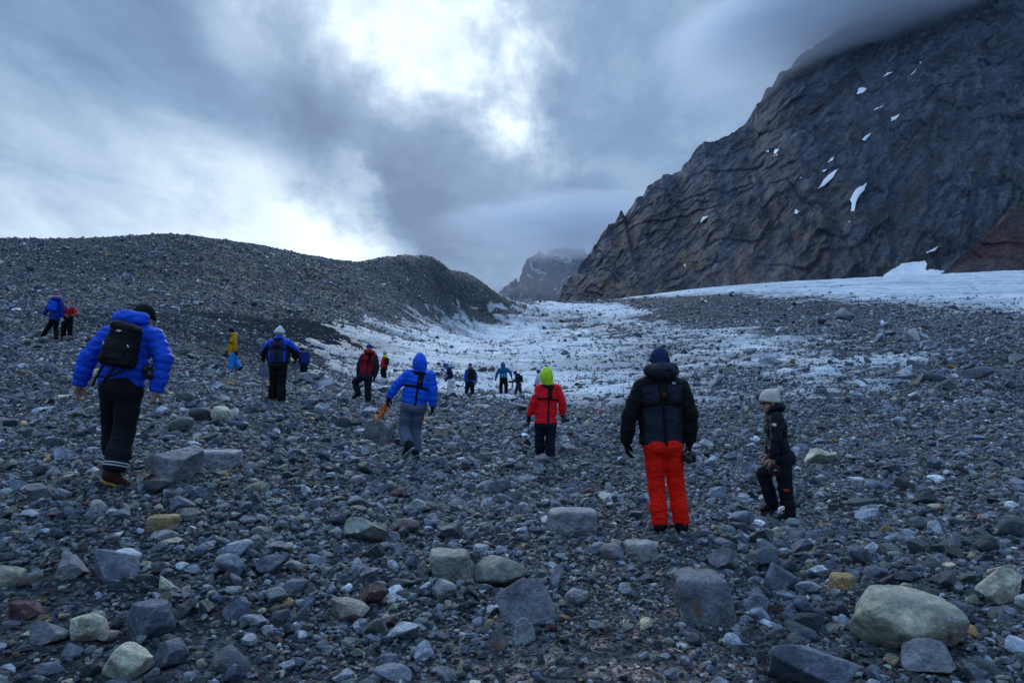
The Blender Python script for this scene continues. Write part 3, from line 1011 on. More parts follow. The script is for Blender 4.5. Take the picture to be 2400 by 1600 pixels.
# boulders that the photograph singles out: x0, x1, top, bottom (rows/columns of the survey), colour, flatness, label
C_SLATE, C_BLUE, C_PALE = (0.175, 0.192, 0.225), (0.125, 0.15, 0.205), (0.42, 0.43, 0.45)
C_GREEN, C_TAN, C_OCHRE = (0.25, 0.268, 0.235), (0.56, 0.545, 0.42), (0.40, 0.275, 0.115)
C_PINK, C_MAROON, C_GREY, C_PURP = (0.32, 0.265, 0.24), (0.13, 0.055, 0.065), (0.27, 0.285, 0.31), (0.21, 0.205, 0.25)
BOULDERS = [
    (2037, 2274, 1396, 1546, C_TAN, 'large rounded olive-tan boulder near the lower right corner', 1),
    (2126, 2251, 1510, 1585, C_GREY, 'pointed pale grey rock leaning below the big olive-tan boulder', 0),
    (2284, 2416, 1336, 1424, C_TAN, 'yellowish green boulder cut by the right edge of the frame', 0),
    (1588, 1731, 1350, 1478, C_SLATE, 'square slate grey block with an ochre strip along its lower edge', 2),
    (1160, 1312, 1363, 1470, C_SLATE, 'broad slate boulder just beyond the square block, towards the middle', 0),
    (1003, 1112, 1296, 1370, C_GREEN, 'angular dark grey block touching a paler rounded boulder', 2),
    (1107, 1240, 1307, 1377, C_GREEN, 'smooth grey-green boulder beside the angular dark block', 1),
    (1008, 1069, 1360, 1412, C_PALE, 'small pale rounded stone in front of the touching pair of boulders', 1),
    (281, 398, 1417, 1500, C_BLUE, 'rounded dark rock with a whitish frosted top, lower left', 1),
    (143, 247, 1440, 1509, C_TAN, 'smooth pale yellow-green cobble left of the white-topped rock', 1),
    (228, 342, 1522, 1598, C_TAN, 'tan rounded cobble at the bottom edge, lower left', 1),
    (345, 424, 1508, 1578, C_BLUE, 'smooth blue slate slab tilted beside the bottom tan cobble', 0),
    (197, 308, 1286, 1371, C_BLUE, 'dark blue upright rock on the slope below the backpack man', 0),
    (125, 197, 1305, 1361, C_GREY, 'light grey blunt rock left of the dark blue upright rock', 0),
    (335, 414, 1209, 1249, C_OCHRE, 'ochre rectangular stone lying on a white-and-orange one', 2),
    (350, 414, 1243, 1265, C_PALE, 'flat whitish stone with orange stain under the ochre stone', 1),
    (800, 909, 1214, 1274, C_GREEN, 'grey-green faceted boulder in the left middle gravel', 0),
    (904, 982, 1214, 1250, C_PINK, 'low brownish pink rock right of the grey-green faceted boulder', 0),
    (763, 864, 1408, 1458, C_PINK, 'low pinkish wedge-shaped rock in the bottom middle gravel', 0),
    (590, 664, 1305, 1356, C_BLUE, 'faceted bluish cobble in gravel below the blue-hooded walker', 0),
    (508, 593, 1404, 1458, C_BLUE, 'very dark slate cobble between the white-topped and pinkish rocks', 0),
    (386, 450, 1164, 1208, C_BLUE, 'blue-grey cobble just right of and below the man in blue', 0),
    (46, 113, 1136, 1183, C_SLATE, 'grey faceted rock left of the backpack man\'s boot', 0),
    (10, 93, 1412, 1453, C_MAROON, 'dark maroon rock near the left edge', 0),
    (50, 144, 1463, 1515, C_SLATE, 'grey slab with a light upper face below the maroon rock', 0),
    (-24, 42, 1326, 1382, C_TAN, 'mossy yellow-green stone cut by the left edge', 1),
    (1282, 1404, 1196, 1250, C_GREY, 'flat-topped grey boulder left of the red trousers', 2),
    (1467, 1543, 1271, 1316, C_PALE, 'whitish angular rock in front of the red trousers', 2),
    (1410, 1474, 1277, 1313, C_PURP, 'purplish rounded rock touching the whitish angular one', 1),
    (1660, 1738, 1285, 1341, C_GREY, 'speckled grey rock between red trousers and the square block', 0),
    (1857, 1909, 1264, 1298, C_BLUE, 'dark bluish stone below the walking woman in black', 0),
    (1955, 2007, 1348, 1389, C_OCHRE, 'bright orange-tan brick-like stone above the big boulder', 2),
    (1812, 2030, 1520, 1625, C_BLUE, 'wide veined dark slate slab at the bottom edge', 0),
    (1200, 1257, 1456, 1514, C_GREY, 'grey lump below the broad slate boulder', 0),
    (1324, 1380, 1382, 1417, C_PALE, 'light oval cobble on the silt right of the broad slate boulder', 1),
    (2226, 2296, 1410, 1466, C_BLUE, 'dark angular rock between the two yellow-green boulders', 0),
    (1136, 1200, 1482, 1535, C_SLATE, 'grey stone with a rust-red face at the bottom middle', 0),
    (330, 452, 1050, 1140, C_GREY, 'big pale grey boulder right of the backpack man\'s boot', 0),
    (483, 540, 952, 996, C_TAN, 'round tan boulder between the blue-jacketed men', 1),
    (437, 553, 1056, 1098, C_GREY, 'low flat grey boulder behind the big pale one', 2),
    (850, 926, 981, 1044, C_GREY, 'tilted pale boulder with a dark hollow below, beside the orange-carrying walker', 0),
    (606, 635, 846, 892, C_BLUE, 'tall leaning slate slab behind the walker with poles', 2),
    (690, 732, 872, 900, C_SLATE, 'wedge of slate hiding the feet of a backpacker', 0),
    (701, 721, 903, 918, C_OCHRE, 'small cream-orange stone right of the walking pole', 1),
    (740, 785, 888, 915, C_GREY, 'grey boulder with tan side by the foot of the dark red walker', 0),
    (1890, 1977, 1050, 1090, C_TAN, 'pale tan boulder just right of the woman in black', 0),
    (1105, 1175, 1126, 1154, C_GREY, 'light flat cobble in the middle gravel below the red jacket', 0),
    (1172, 1237, 943, 966, C_GREY, 'flat pale rock between the walkers and the red jacket', 0),
    (1304, 1354, 1038, 1068, C_GREY, 'rounded grey rock right of the red-jacketed walker\'s feet', 0),
    (1250, 1292, 1064, 1094, C_SLATE, 'dark rounded rock at the red-jacketed walker\'s left boot', 1),
    (2120, 2160, 768, 802, C_PALE, 'whitish angular boulder alone on the far right rubble slope', 0),
    (1962, 2007, 722, 752, C_GREY, 'grey boulder at the edge of the far right ice', 0),
    (2098, 2165, 872, 894, C_SLATE, 'long low boulder on the right gravel plain', 0),
    (1778, 1842, 836, 858, C_SLATE, 'dark slab on ice right of the man in red trousers', 0),
]
_mats = {}


def boulder_mat(c, rust=0.0, vein=0.5, pale=0.0):
    k = (c, rust)
    if k not in _mats: _mats[k] = stone_material('boulder_stone', fixed=(*c, 1), vein=vein, rust=rust, pale=pale)
    return _mats[k]


BIG = []          # x, y, radius of everything already lying there
for n, (x0, x1, t, bt, c, lab, style) in enumerate(BOULDERS):
    pxm = (x0 + x1) / 2
    g = hit(pxm, bt - (bt - t) * 0.12)
    D = g[1]
    wd, ht = (x1 - x0) / FPX * D, (bt - t) / FPX * D
    dp = min(wd, max(ht * 1.25, wd * 0.62))
    planes, lo, soft = {0: (11, 0.36, 0.014), 1: (16, 0.62, 0.04), 2: (8, 0.5, 0.02)}[style]
    q, f = rock_shape(5, 40 + n, planes, lo, 0.82, soft, 0.05, (wd / 2, dp / 2, ht / 2 * 1.12))
    if style == 2:      # slabby blocks: squash toward a box
        u = q / np.array([wd / 2, dp / 2, ht / 2 * 1.12])
        ex = 7.0
        rr = (np.abs(u) ** ex).sum(1) ** (1 / ex)
        u = u / np.maximum(rr, 1e-6)[:, None] * (0.93 + 0.07 * fbm(u[:, 0] * 2, u[:, 1] * 2, u[:, 2] * 2, oct=2, seed=n))[:, None]
        sk = random.uniform(-0.25, 0.25)
        u[:, 0] += u[:, 2] * sk
        q = u * np.array([wd / 2, dp / 2, ht / 2 * 1.12]) / (1 + abs(sk) * 0.7)
    k1 = 0.5 * wd
    q = q * (1 + 0.05 * fbm(q[:, 0] / k1 * 2.6, q[:, 1] / k1 * 2.6, q[:, 2] / k1 * 2.6 + n, oct=4, seed=n, ridged=True))[:, None]
    ya = random.uniform(-0.35, 0.35) if style != 1 else random.uniform(-1, 1)
    cz, sz = math.cos(ya), math.sin(ya)
    q = np.stack([q[:, 0] * cz - q[:, 1] * sz, q[:, 0] * sz + q[:, 1] * cz, q[:, 2]], 1)
    q *= (wd / 2) / np.abs(q[:, 0]).max()
    q[:, 2] *= (ht / 2 * 1.12) / np.abs(q[:, 2]).max()
    me = rock_mesh('boulder', q / max(wd, 0.05), f, boulder_mat(c, 0.75 if 'rust' in lab or 'ochre strip' in lab or 'orange stain' in lab else 0.0, pale=0.3 if 'white' in lab or 'veined' in lab else 0.0), 24 if style != 1 else 45)
    ob = bpy.data.objects.new('boulder', me)
    ob.scale = (max(wd, 0.05),) * 3
    ob.location = (g[0], D + dp * 0.3, EYE + (HYP - (t + bt) / 2) / FPX * D - ht * 0.06)
    COL.objects.link(ob)
    tag(ob, lab, 'rock', 'boulders that stand out on the moraine')
    BIG.append((g[0], D + dp * 0.3, wd * 0.48))

# ---- loose stones of every size over the moraine; sparser and darker on the ice
def sample(dmin, dmax, cover, r0, r1, azd=42):
    dm = (dmin + dmax) / 2
    n0 = int(cover / (0.785 * dm * dm) * math.radians(2 * azd) / 2 * (r1 * r1 - r0 * r0))
    a = np.radians(RNG.uniform(-azd, azd, n0))
    r = np.sqrt(RNG.uniform(r0 * r0, r1 * r1, n0))
    x, y = np.sin(a) * r, np.cos(a) * r
    d = dmin * (dmax / dmin) ** (RNG.random(n0) ** 1.5)
    # clumps and bare silt
    patch = fbm(x / 2.2, y / 2.2, oct=3, seed=71) + 0.6 * fbm(x / 9, y / 9, oct=2, seed=72)
    p = np.clip(0.80 + 1.1 * patch, 0.22, 1)
    if dm > 0.3: p = np.where((x < -2) & (r > 40), p * (0.45 if dm < 0.6 else 0.12), p)      # the left ridge is finer rubble
    wet = np.exp(-(((x - 0.9 - 0.10 * (y - 4)) / 0.75) ** 2)) * (r < 14)          # the silty trail up the middle
    p = p * (1 - np.clip(wet * (dm / 0.08), 0, 0.75))
    ice = ice_at(x, y)
    p = np.where(ice > 0.0, p * np.clip(0.52 - 0.55 * ice + 0.6 * fbm(x / 3, y / 3, oct=3, seed=75), 0.02, 0.8), p)
    fi = lattice(FINES, AZ, LR, x, y)
    p = p * (1 - 0.72 * np.clip(fi * 1.2, 0, 1))
    ok = RNG.random(n0) < p
    return x[ok], y[ok], d[ok]


parts = [sample(0.5, 1.3, 0.035, 34, 260), sample(0.22, 0.55, 0.20, 28, 190), sample(0.2, 0.4, 0.085, 4.2, 28), sample(0.11, 0.22, 0.40, 3.0, 130), sample(0.06, 0.12, 0.85, 2.6, 48),
         sample(0.035, 0.07, 1.2, 2.4, 23), sample(0.018, 0.038, 0.8, 2.4, 10)]
SX, SY, SD = (np.concatenate([p[k] for p in parts]) for k in range(3))
# nothing through the boulders or the walkers' boots
okm = np.ones(len(SX), bool)
for bx, by, br in BIG: okm &= (SX - bx) ** 2 + (SY - by) ** 2 > (br * 0.92 + SD * 0.35) ** 2
for (fx, fy), f_ in zip(_feetxy, FEET.values()):
    okm &= ~(((SX - fx) ** 2 + (SY - fy + 0.05) ** 2 < 0.42 ** 2) & (SD > 0.10))
_hp = hit(372, 768)
okm &= ~(((SX - _hp[0]) ** 2 + (SY - _hp[1]) ** 2 < 6.0 ** 2) & (SD > 0.22))
okm &= ~((SX < -2) & (np.hypot(SX, SY) > 60) & (SD > 0.62))
SX, SY, SD = SX[okm], SY[okm], SD[okm]
# large stones do not interpenetrate: keep the first of any overlapping pair on a coarse grid
order = np.argsort(-SD)
SX, SY, SD = SX[order], SY[order], SD[order]
nb = int((SD > 0.12).sum())
cell = {}
keepb = np.ones(len(SX), bool)
for i in range(nb):
    x, y, dd = SX[i], SY[i], SD[i]
    cs = 0.5
    kx, ky = int(x // cs), int(y // cs)
    bad = False
    for ax in (-1, 0, 1):
        for ay in (-1, 0, 1):
            for j in cell.get((kx + ax, ky + ay), ()):
                if (SX[j] - x) ** 2 + (SY[j] - y) ** 2 < (0.36 * (SD[j] + dd)) ** 2:
                    bad = True
                    break
            if bad: break
        if bad: break
    if bad: keepb[i] = False
    else: cell.setdefault((kx, ky), []).append(i)
SX, SY, SD = SX[keepb], SY[keepb], SD[keepb]
NS = len(SX)
IDX = RNG.integers(0, NB, NS)
ROT = np.stack([RNG.normal(0, 0.36, NS), RNG.normal(0, 0.36, NS), RNG.uniform(0, 6.283, NS)], 1)
SCL = SD[:, None] * RNG.uniform(0.85, 1.15, (NS, 3))
SZ = height(SX, SY)
_ic = ice_at(SX, SY)
SZ = SZ + np.clip(_ic, 0, 0.9) * (0.22 + 0.0016 * np.hypot(SX, SY))
SZ = SZ + SCL[:, 2] * DIMS[IDX, 2] * RNG.uniform(0.30, 0.95, NS)
print('stones', NS)
# the 240 that show largest are pieces of their own, the rest one body of gravel
app = SD / np.hypot(SX, SY)
vx = np.abs(SX / SY) < 0.76
vy = (EYE - SZ) / SY < 0.47
top = np.argsort(-np.where(vx & vy, app, 0))[:240]
for i in top:
    o = bpy.data.objects.new('stone', BANK_ME[IDX[i]])
    o.location = (SX[i], SY[i], SZ[i])
    o.rotation_euler = ROT[i]
    o.scale = SCL[i]
    o.parent = ground
    COL.objects.link(o)
rest = np.ones(NS, bool)
rest[top] = False
gm = bpy.data.meshes.new('gravel')
gm.vertices.add(int(rest.sum()))
gm.vertices.foreach_set('co', np.stack([SX, SY, SZ], 1)[rest].astype(np.float32).ravel())
for nm, arr in (('rot', ROT[rest]), ('scl', SCL[rest])):
    a_ = gm.attributes.new(nm, 'FLOAT_VECTOR', 'POINT')
    a_.data.foreach_set('vector', arr.astype(np.float32).ravel())
a_ = gm.attributes.new('kind_index', 'INT', 'POINT')
a_.data.foreach_set('value', IDX[rest].astype(np.int32))
gravel = bpy.data.objects.new('gravel', gm)
COL.objects.link(gravel)
tag(gravel, 'loose grey stones and gravel covering the moraine', kind='stuff')
ng = bpy.data.node_groups.new('scatter', 'GeometryNodeTree')
ng.interface.new_socket('Geometry', in_out='INPUT', socket_type='NodeSocketGeometry')
ng.interface.new_socket('Geometry', in_out='OUTPUT', socket_type='NodeSocketGeometry')
gi, go = ng.nodes.new('NodeGroupInput'), ng.nodes.new('NodeGroupOutput')
iop = ng.nodes.new('GeometryNodeInstanceOnPoints')
ci = ng.nodes.new('GeometryNodeCollectionInfo')
ci.inputs[0].default_value = bank
ci.inputs['Separate Children'].default_value = True
ci.inputs['Reset Children'].default_value = True


def named(nm, ty):
    n = ng.nodes.new('GeometryNodeInputNamedAttribute')
    n.data_type = ty
    n.inputs[0].default_value = nm
    return n.outputs[0]


e2r = ng.nodes.new('FunctionNodeEulerToRotation')
L = ng.links.new
L(named('rot', 'FLOAT_VECTOR'), e2r.inputs[0])
L(gi.outputs[0], iop.inputs['Points'])
L(ci.outputs[0], iop.inputs['Instance'])
iop.inputs['Pick Instance'].default_value = True
L(named('kind_index', 'INT'), iop.inputs['Instance Index'])
L(e2r.outputs[0], iop.inputs['Rotation'])
L(named('scl', 'FLOAT_VECTOR'), iop.inputs['Scale'])
L(iop.outputs[0], go.inputs[0])
md = gravel.modifiers.new('scatter', 'NODES')
md.node_group = ng


# ------------------------------------------------------------------ walkers: bodies and clothes are distance fields turned into surfaces
def V(*a): return np.array(a, float)
def unit(v): return v / (np.linalg.norm(v) + 1e-12)
def lerp(a, b, t): return a + (b - a) * t


class Fld:
    """a solid made of soft-joined shapes"""
    def __init__(self): self.p = []

    def cone(self, a, b, ra, rb, k=0.03, ax=None, s=1.0):
        """tapered limb; ax/s widen its cross-section along ax by 1/s"""
        self.p.append(('c', np.array(a, float), np.array(b, float), ra, rb, k, ax, s))
        return self

    def chain(self, pts, rs, k=0.03, ax=None, s=1.0):
        for i in range(len(pts) - 1): self.cone(pts[i], pts[i + 1], rs[i], rs[i + 1], k, ax, s)
        return self

    def ell(self, c, axes, r, k=0.02):
        self.p.append(('e', np.array(c, float), np.array(axes, float), np.array(r, float), 0, k, None, 1))
        return self

    def box(self, c, axes, half, rad, k=0.01, taper=0.0):
        self.p.append(('b', np.array(c, float), np.array(axes, float), np.array(half, float), rad, k, taper, 1))
        return self

    def bounds(self, pad=0.03):
        lo, hi = [], []
        for t, a, b, c, d, k, ax, s in self.p:
            if t == 'c':
                r = max(c, d) / s + pad
                lo += [np.minimum(a, b) - r]; hi += [np.maximum(a, b) + r]
            elif t == 'e':
                r = np.abs(b * c[:, None]).sum(0) + pad
                lo += [a - r]; hi += [a + r]
            else:
                r = np.abs(b * (c * 1.3)[:, None]).sum(0) + pad
                lo += [a - r]; hi += [a + r]
        return np.min(lo, 0), np.max(hi, 0)

    def ev(self, G):
        """distance over the point lattice G (nx,ny,nz,3)"""
        o = np.full(G.shape[:3], 0.5)
        gx, gy, gz = G[:, 0, 0, 0], G[0, :, 0, 1], G[0, 0, :, 2]
        for t, a, b, c, d, k, ax, s in self.p:
            m = 0.07 + k
            if t == 'c':
                r = max(c, d) / s + m
                lo, hi = np.minimum(a, b) - r, np.maximum(a, b) + r
            else:
                r = np.abs(b * (c * 1.3)[:, None]).sum(0) + m
                lo, hi = a - r, a + r
            i0, i1 = np.searchsorted(gx, [lo[0], hi[0]])
            j0, j1 = np.searchsorted(gy, [lo[1], hi[1]])
            k0, k1 = np.searchsorted(gz, [lo[2], hi[2]])
            if i1 <= i0 or j1 <= j0 or k1 <= k0: continue
            P = G[i0:i1, j0:j1, k0:k1]
            if t == 'c':
                A, B, Q = a, b, P
                if ax is not None:
                    Q = P + ((s - 1) * (P @ ax))[..., None] * ax
                    A = a + (s - 1) * (a @ ax) * ax
                    B = b + (s - 1) * (b @ ax) * ax
                e = B - A
                h = np.clip(((Q - A) @ e) / (e @ e + 1e-12), 0, 1)
                dd = np.linalg.norm(Q - A - h[..., None] * e, axis=-1) - (c + (d - c) * h)
            elif t == 'e':
                q = (P - a) @ b.T / c
                n = np.linalg.norm(q, axis=-1)
                dd = (n - 1) * c.min() * 0.5 + (n - 1) * n / (np.linalg.norm(q / c, axis=-1) + 1e-9) * 0.5
            else:
                q = (P - a) @ b.T
                tp = 1 - ax * (q[..., 2] / c[2]) if ax else 1.0
                q0 = np.stack([q[..., 0] / tp, q[..., 1], q[..., 2]], -1)
                w_ = np.abs(q0) - (c - d)
                dd = np.linalg.norm(np.maximum(w_, 0), axis=-1) + np.minimum(w_.max(-1), 0) - d
            O = o[i0:i1, j0:j1, k0:k1]
            h = np.clip(0.5 + 0.5 * (O - dd) / k, 0, 1)
            o[i0:i1, j0:j1, k0:k1] = O * (1 - h) + dd * h - k * h * (1 - h)
        return o


def lattice_pts(lo, hi, h):
    n = np.maximum(np.ceil((hi - lo) / h).astype(int) + 1, 3)
    g = [lo[i] + np.arange(n[i]) * h for i in range(3)]
    return np.stack(np.meshgrid(*g, indexing='ij'), -1)


def nets(F, lo, h):
    """surface of F = 0 as quads (surface nets)"""
    F = F.copy()
    F[0], F[-1], F[:, 0], F[:, -1], F[:, :, 0], F[:, :, -1] = (np.maximum(x, 1e-3) for x in (F[0], F[-1], F[:, 0], F[:, -1], F[:, :, 0], F[:, :, -1]))
    ins = F < 0
    c = np.zeros(tuple(x - 1 for x in F.shape), int)
    for dx in (0, 1):
        for dy in (0, 1):
            for dz in (0, 1): c += ins[dx:F.shape[0] - 1 + dx, dy:F.shape[1] - 1 + dy, dz:F.shape[2] - 1 + dz]
    act = (c > 0) & (c < 8)
    I = np.argwhere(act)
    if len(I) == 0: return None
    num = np.full(act.shape, -1)
    num[act] = np.arange(len(I))
    cor = [(dx, dy, dz) for dx in (0, 1) for dy in (0, 1) for dz in (0, 1)]
    val = np.stack([F[I[:, 0] + a, I[:, 1] + b, I[:, 2] + d] for a, b, d in cor], 1)
    s = np.zeros((len(I), 3))
    n = np.zeros(len(I))
    for i in range(8):
        for j in range(i + 1, 8):
            if sum(abs(p - q) for p, q in zip(cor[i], cor[j])) != 1: continue
            m = (val[:, i] < 0) != (val[:, j] < 0)
            t = val[m, i] / (val[m, i] - val[m, j])
            s[m] += np.array(cor[i]) + t[:, None] * (np.array(cor[j]) - np.array(cor[i]))
            n[m] += 1
    Vt = lo + (I + s / n[:, None]) * h
    Q = []
    for ax in range(3):
        A = np.moveaxis(ins, ax, 0)
        N = np.moveaxis(num, ax, 0)
        x = A[:-1] != A[1:]
        x[:, 0], x[:, :, 0] = False, False
        x = x[:, :-1, :-1] if x.shape[1] > 1 else x
        E = np.argwhere(x)
        a, b, d = E.T
        q = np.stack([N[a, b - 1, d - 1], N[a, b, d - 1], N[a, b, d], N[a, b - 1, d]], 1)
        fl = A[a, b, d]
        q[~fl] = q[~fl][:, ::-1]
        if ax == 1: q = q[:, ::-1]
        Q.append(q)
    Q = np.concatenate(Q)
    return Vt, Q[(Q >= 0).all(1)]


def solid(name, fld, h, mat, parent, root, extra=None, bump=None, pad=0.03, relax=1):
    """extra(P, d) -> d trims or embosses; bump(P) -> outward offset"""
    lo, hi = fld.bounds(pad)
    G = lattice_pts(lo, hi, h)
    d = fld.ev(G)
    if bump is not None:
        m = np.abs(d) < 0.05
        d[m] -= bump(G[m])
    if extra is not None:
        m = d < 0.06
        d[m] = extra(G[m], d[m])
    r = nets(d, lo, h)
    if r is None: return None
    v, q = r
    for _ in range(relax):
        acc, cnt = np.zeros_like(v), np.zeros(len(v))
        for a, b in ((0, 1), (1, 2), (2, 3), (3, 0)):
            np.add.at(acc, q[:, a], v[q[:, b]]); np.add.at(cnt, q[:, a], 1)
            np.add.at(acc, q[:, b], v[q[:, a]]); np.add.at(cnt, q[:, b], 1)
        v = v * 0.5 + 0.5 * acc / np.maximum(cnt, 1)[:, None]
    return new_obj(name, v - root, q, mat, parent)


_fab = {}


def fabric(col, rough=0.72, knit=False, shine=0.2):
    key = (tuple(col), rough, knit)
    if key in _fab: return _fab[key]
    m, nt, b = material('knit' if knit else 'fabric')
    P = nt.coord('Object')
    n = nt.noise(P, 9.0, 4, 0.6)
    n2 = nt.noise(P, 55.0, 3, 0.6)
    v = nt.mul(nt.lin(n, 0.3, 0.7, 0.82, 1.14), nt.lin(n2, 0.3, 0.7, 0.9, 1.1))
    nt._in(b.inputs['Base Color'], nt.mix(1.0, (*col, 1), nt.comb(v, v, v), 'MULTIPLY'))
    b.inputs['Roughness'].default_value = rough
    b.inputs['Specular IOR Level'].default_value = shine
    b.inputs['Sheen Weight'].default_value = 0.0
    h1 = nt.noise(nt.mapping(P, scale=(1, 1, 2.2)), 11.0, 5, 0.6, 0.6)
    if knit:
        x, y, z = nt.sep(P)[:3]
        wv = nt.m('SINE', nt.mul(nt.m('ARCTAN2', x, y), 60.0))
        nt._in(b.inputs['Normal'], nt.bump(nt.add(nt.mul(n2, 0.6), nt.mul(wv, 0.2)), 0.6, 0.01))
    else:
        nt._in(b.inputs['Normal'], nt.bump(nt.add(h1, nt.mul(n2, 0.15)), 0.8, 0.04))
    _fab[key] = m
    return m


def skin_mat():
    if 'skin' in _fab: return _fab['skin']
    m, nt, b = material('skin')
    n = nt.noise(nt.coord('Object'), 30.0, 4, 0.6)
    nt._in(b.inputs['Base Color'], nt.mix(nt.sstep(n, 0.35, 0.7), (0.42, 0.235, 0.175), (0.52, 0.30, 0.225)))
    b.inputs['Roughness'].default_value = 0.55
    _fab['skin'] = m
    return m


def plain(name, col, rough=0.5, metal=0.0):
    key = (name, tuple(col))
    if key in _fab: return _fab[key]
    m, nt, b = material(name)
    n = nt.noise(nt.coord('Object'), 40.0, 3, 0.6)
    v = nt.lin(n, 0.3, 0.7, 0.85, 1.15)
    nt._in(b.inputs['Base Color'], nt.mix(1.0, (*col, 1), nt.comb(v, v, v), 'MULTIPLY'))
    b.inputs['Roughness'].default_value = rough
    b.inputs['Metallic'].default_value = metal
    _fab[key] = m
    return m


BLUE, ROYAL, NAVY, BLACK = (0.002, 0.074, 0.62), (0.002, 0.10, 0.74), (0.006, 0.010, 0.026), (0.0035, 0.004, 0.0055)
CHAR, REDT, RED, DKRED = (0.007, 0.008, 0.012), (0.90, 0.010, 0.002), (0.88, 0.006, 0.020), (0.26, 0.006, 0.016)
LIME, CREAM, TEAL, LTEAL = (0.50, 0.82, 0.02), (0.55, 0.51, 0.46), (0.010, 0.105, 0.21), (0.055, 0.27, 0.40)
YEL, SKY, WHITE, GREYB = (0.62, 0.285, 0.008), (0.015, 0.30, 0.80), (0.62, 0.66, 0.70), (0.085, 0.115, 0.175)
SLATE = (0.013, 0.020, 0.036)


def hand_fld(f, wr, d, t, sc=1.0, fat=0.0, curl=0.55, k=0.008):
    """palm, four unequal bent fingers, thumb off the side of the palm"""
    d = unit(d)
    t = unit(t - (t @ d) * d)
    n = np.cross(d, t)
    pc = wr + d * 0.055 * sc
    f.cone(wr - d * 0.02, wr + d * 0.02, 0.028 * sc + fat, 0.028 * sc + fat, 0.015)
    for o in (-0.026, -0.009, 0.009, 0.026):
        f.cone(wr + d * 0.02 * sc + t * o * 0.75 * sc, wr + d * 0.092 * sc + t * o * sc, 0.0155 * sc + fat, 0.0125 * sc + fat, 0.014)
    for o, L, c in ((-0.030, 0.062, 1.15), (-0.010, 0.076, 1.0), (0.010, 0.082, 0.9), (0.030, 0.074, 0.8)):
        a = wr + d * 0.092 * sc + t * o * sc
        ang = 0.0
        for i, (fr, rr) in enumerate(((0.45, 0.0100), (0.32, 0.0092), (0.26, 0.0082))):
            ang += curl * c * (0.8 if i == 0 else 1.0)
            b_ = a + (d * math.cos(ang) + n * math.sin(ang)) * L * fr * sc
            f.cone(a, b_, rr * sc + fat, (rr - 0.0008) * sc + fat, k)
            a = b_
    a = wr + d * 0.022 * sc + t * 0.026 * sc
    for L, v_ in ((0.045, d * 0.7 + t * 0.65 + n * 0.25), (0.034, d * 0.95 + t * 0.25 + n * 0.35), (0.026, d * 1.0 + n * 0.5)):
        b_ = a + unit(v_) * L * sc
        f.cone(a, b_, 0.0118 * sc + fat, 0.0105 * sc + fat, k)
        a = b_


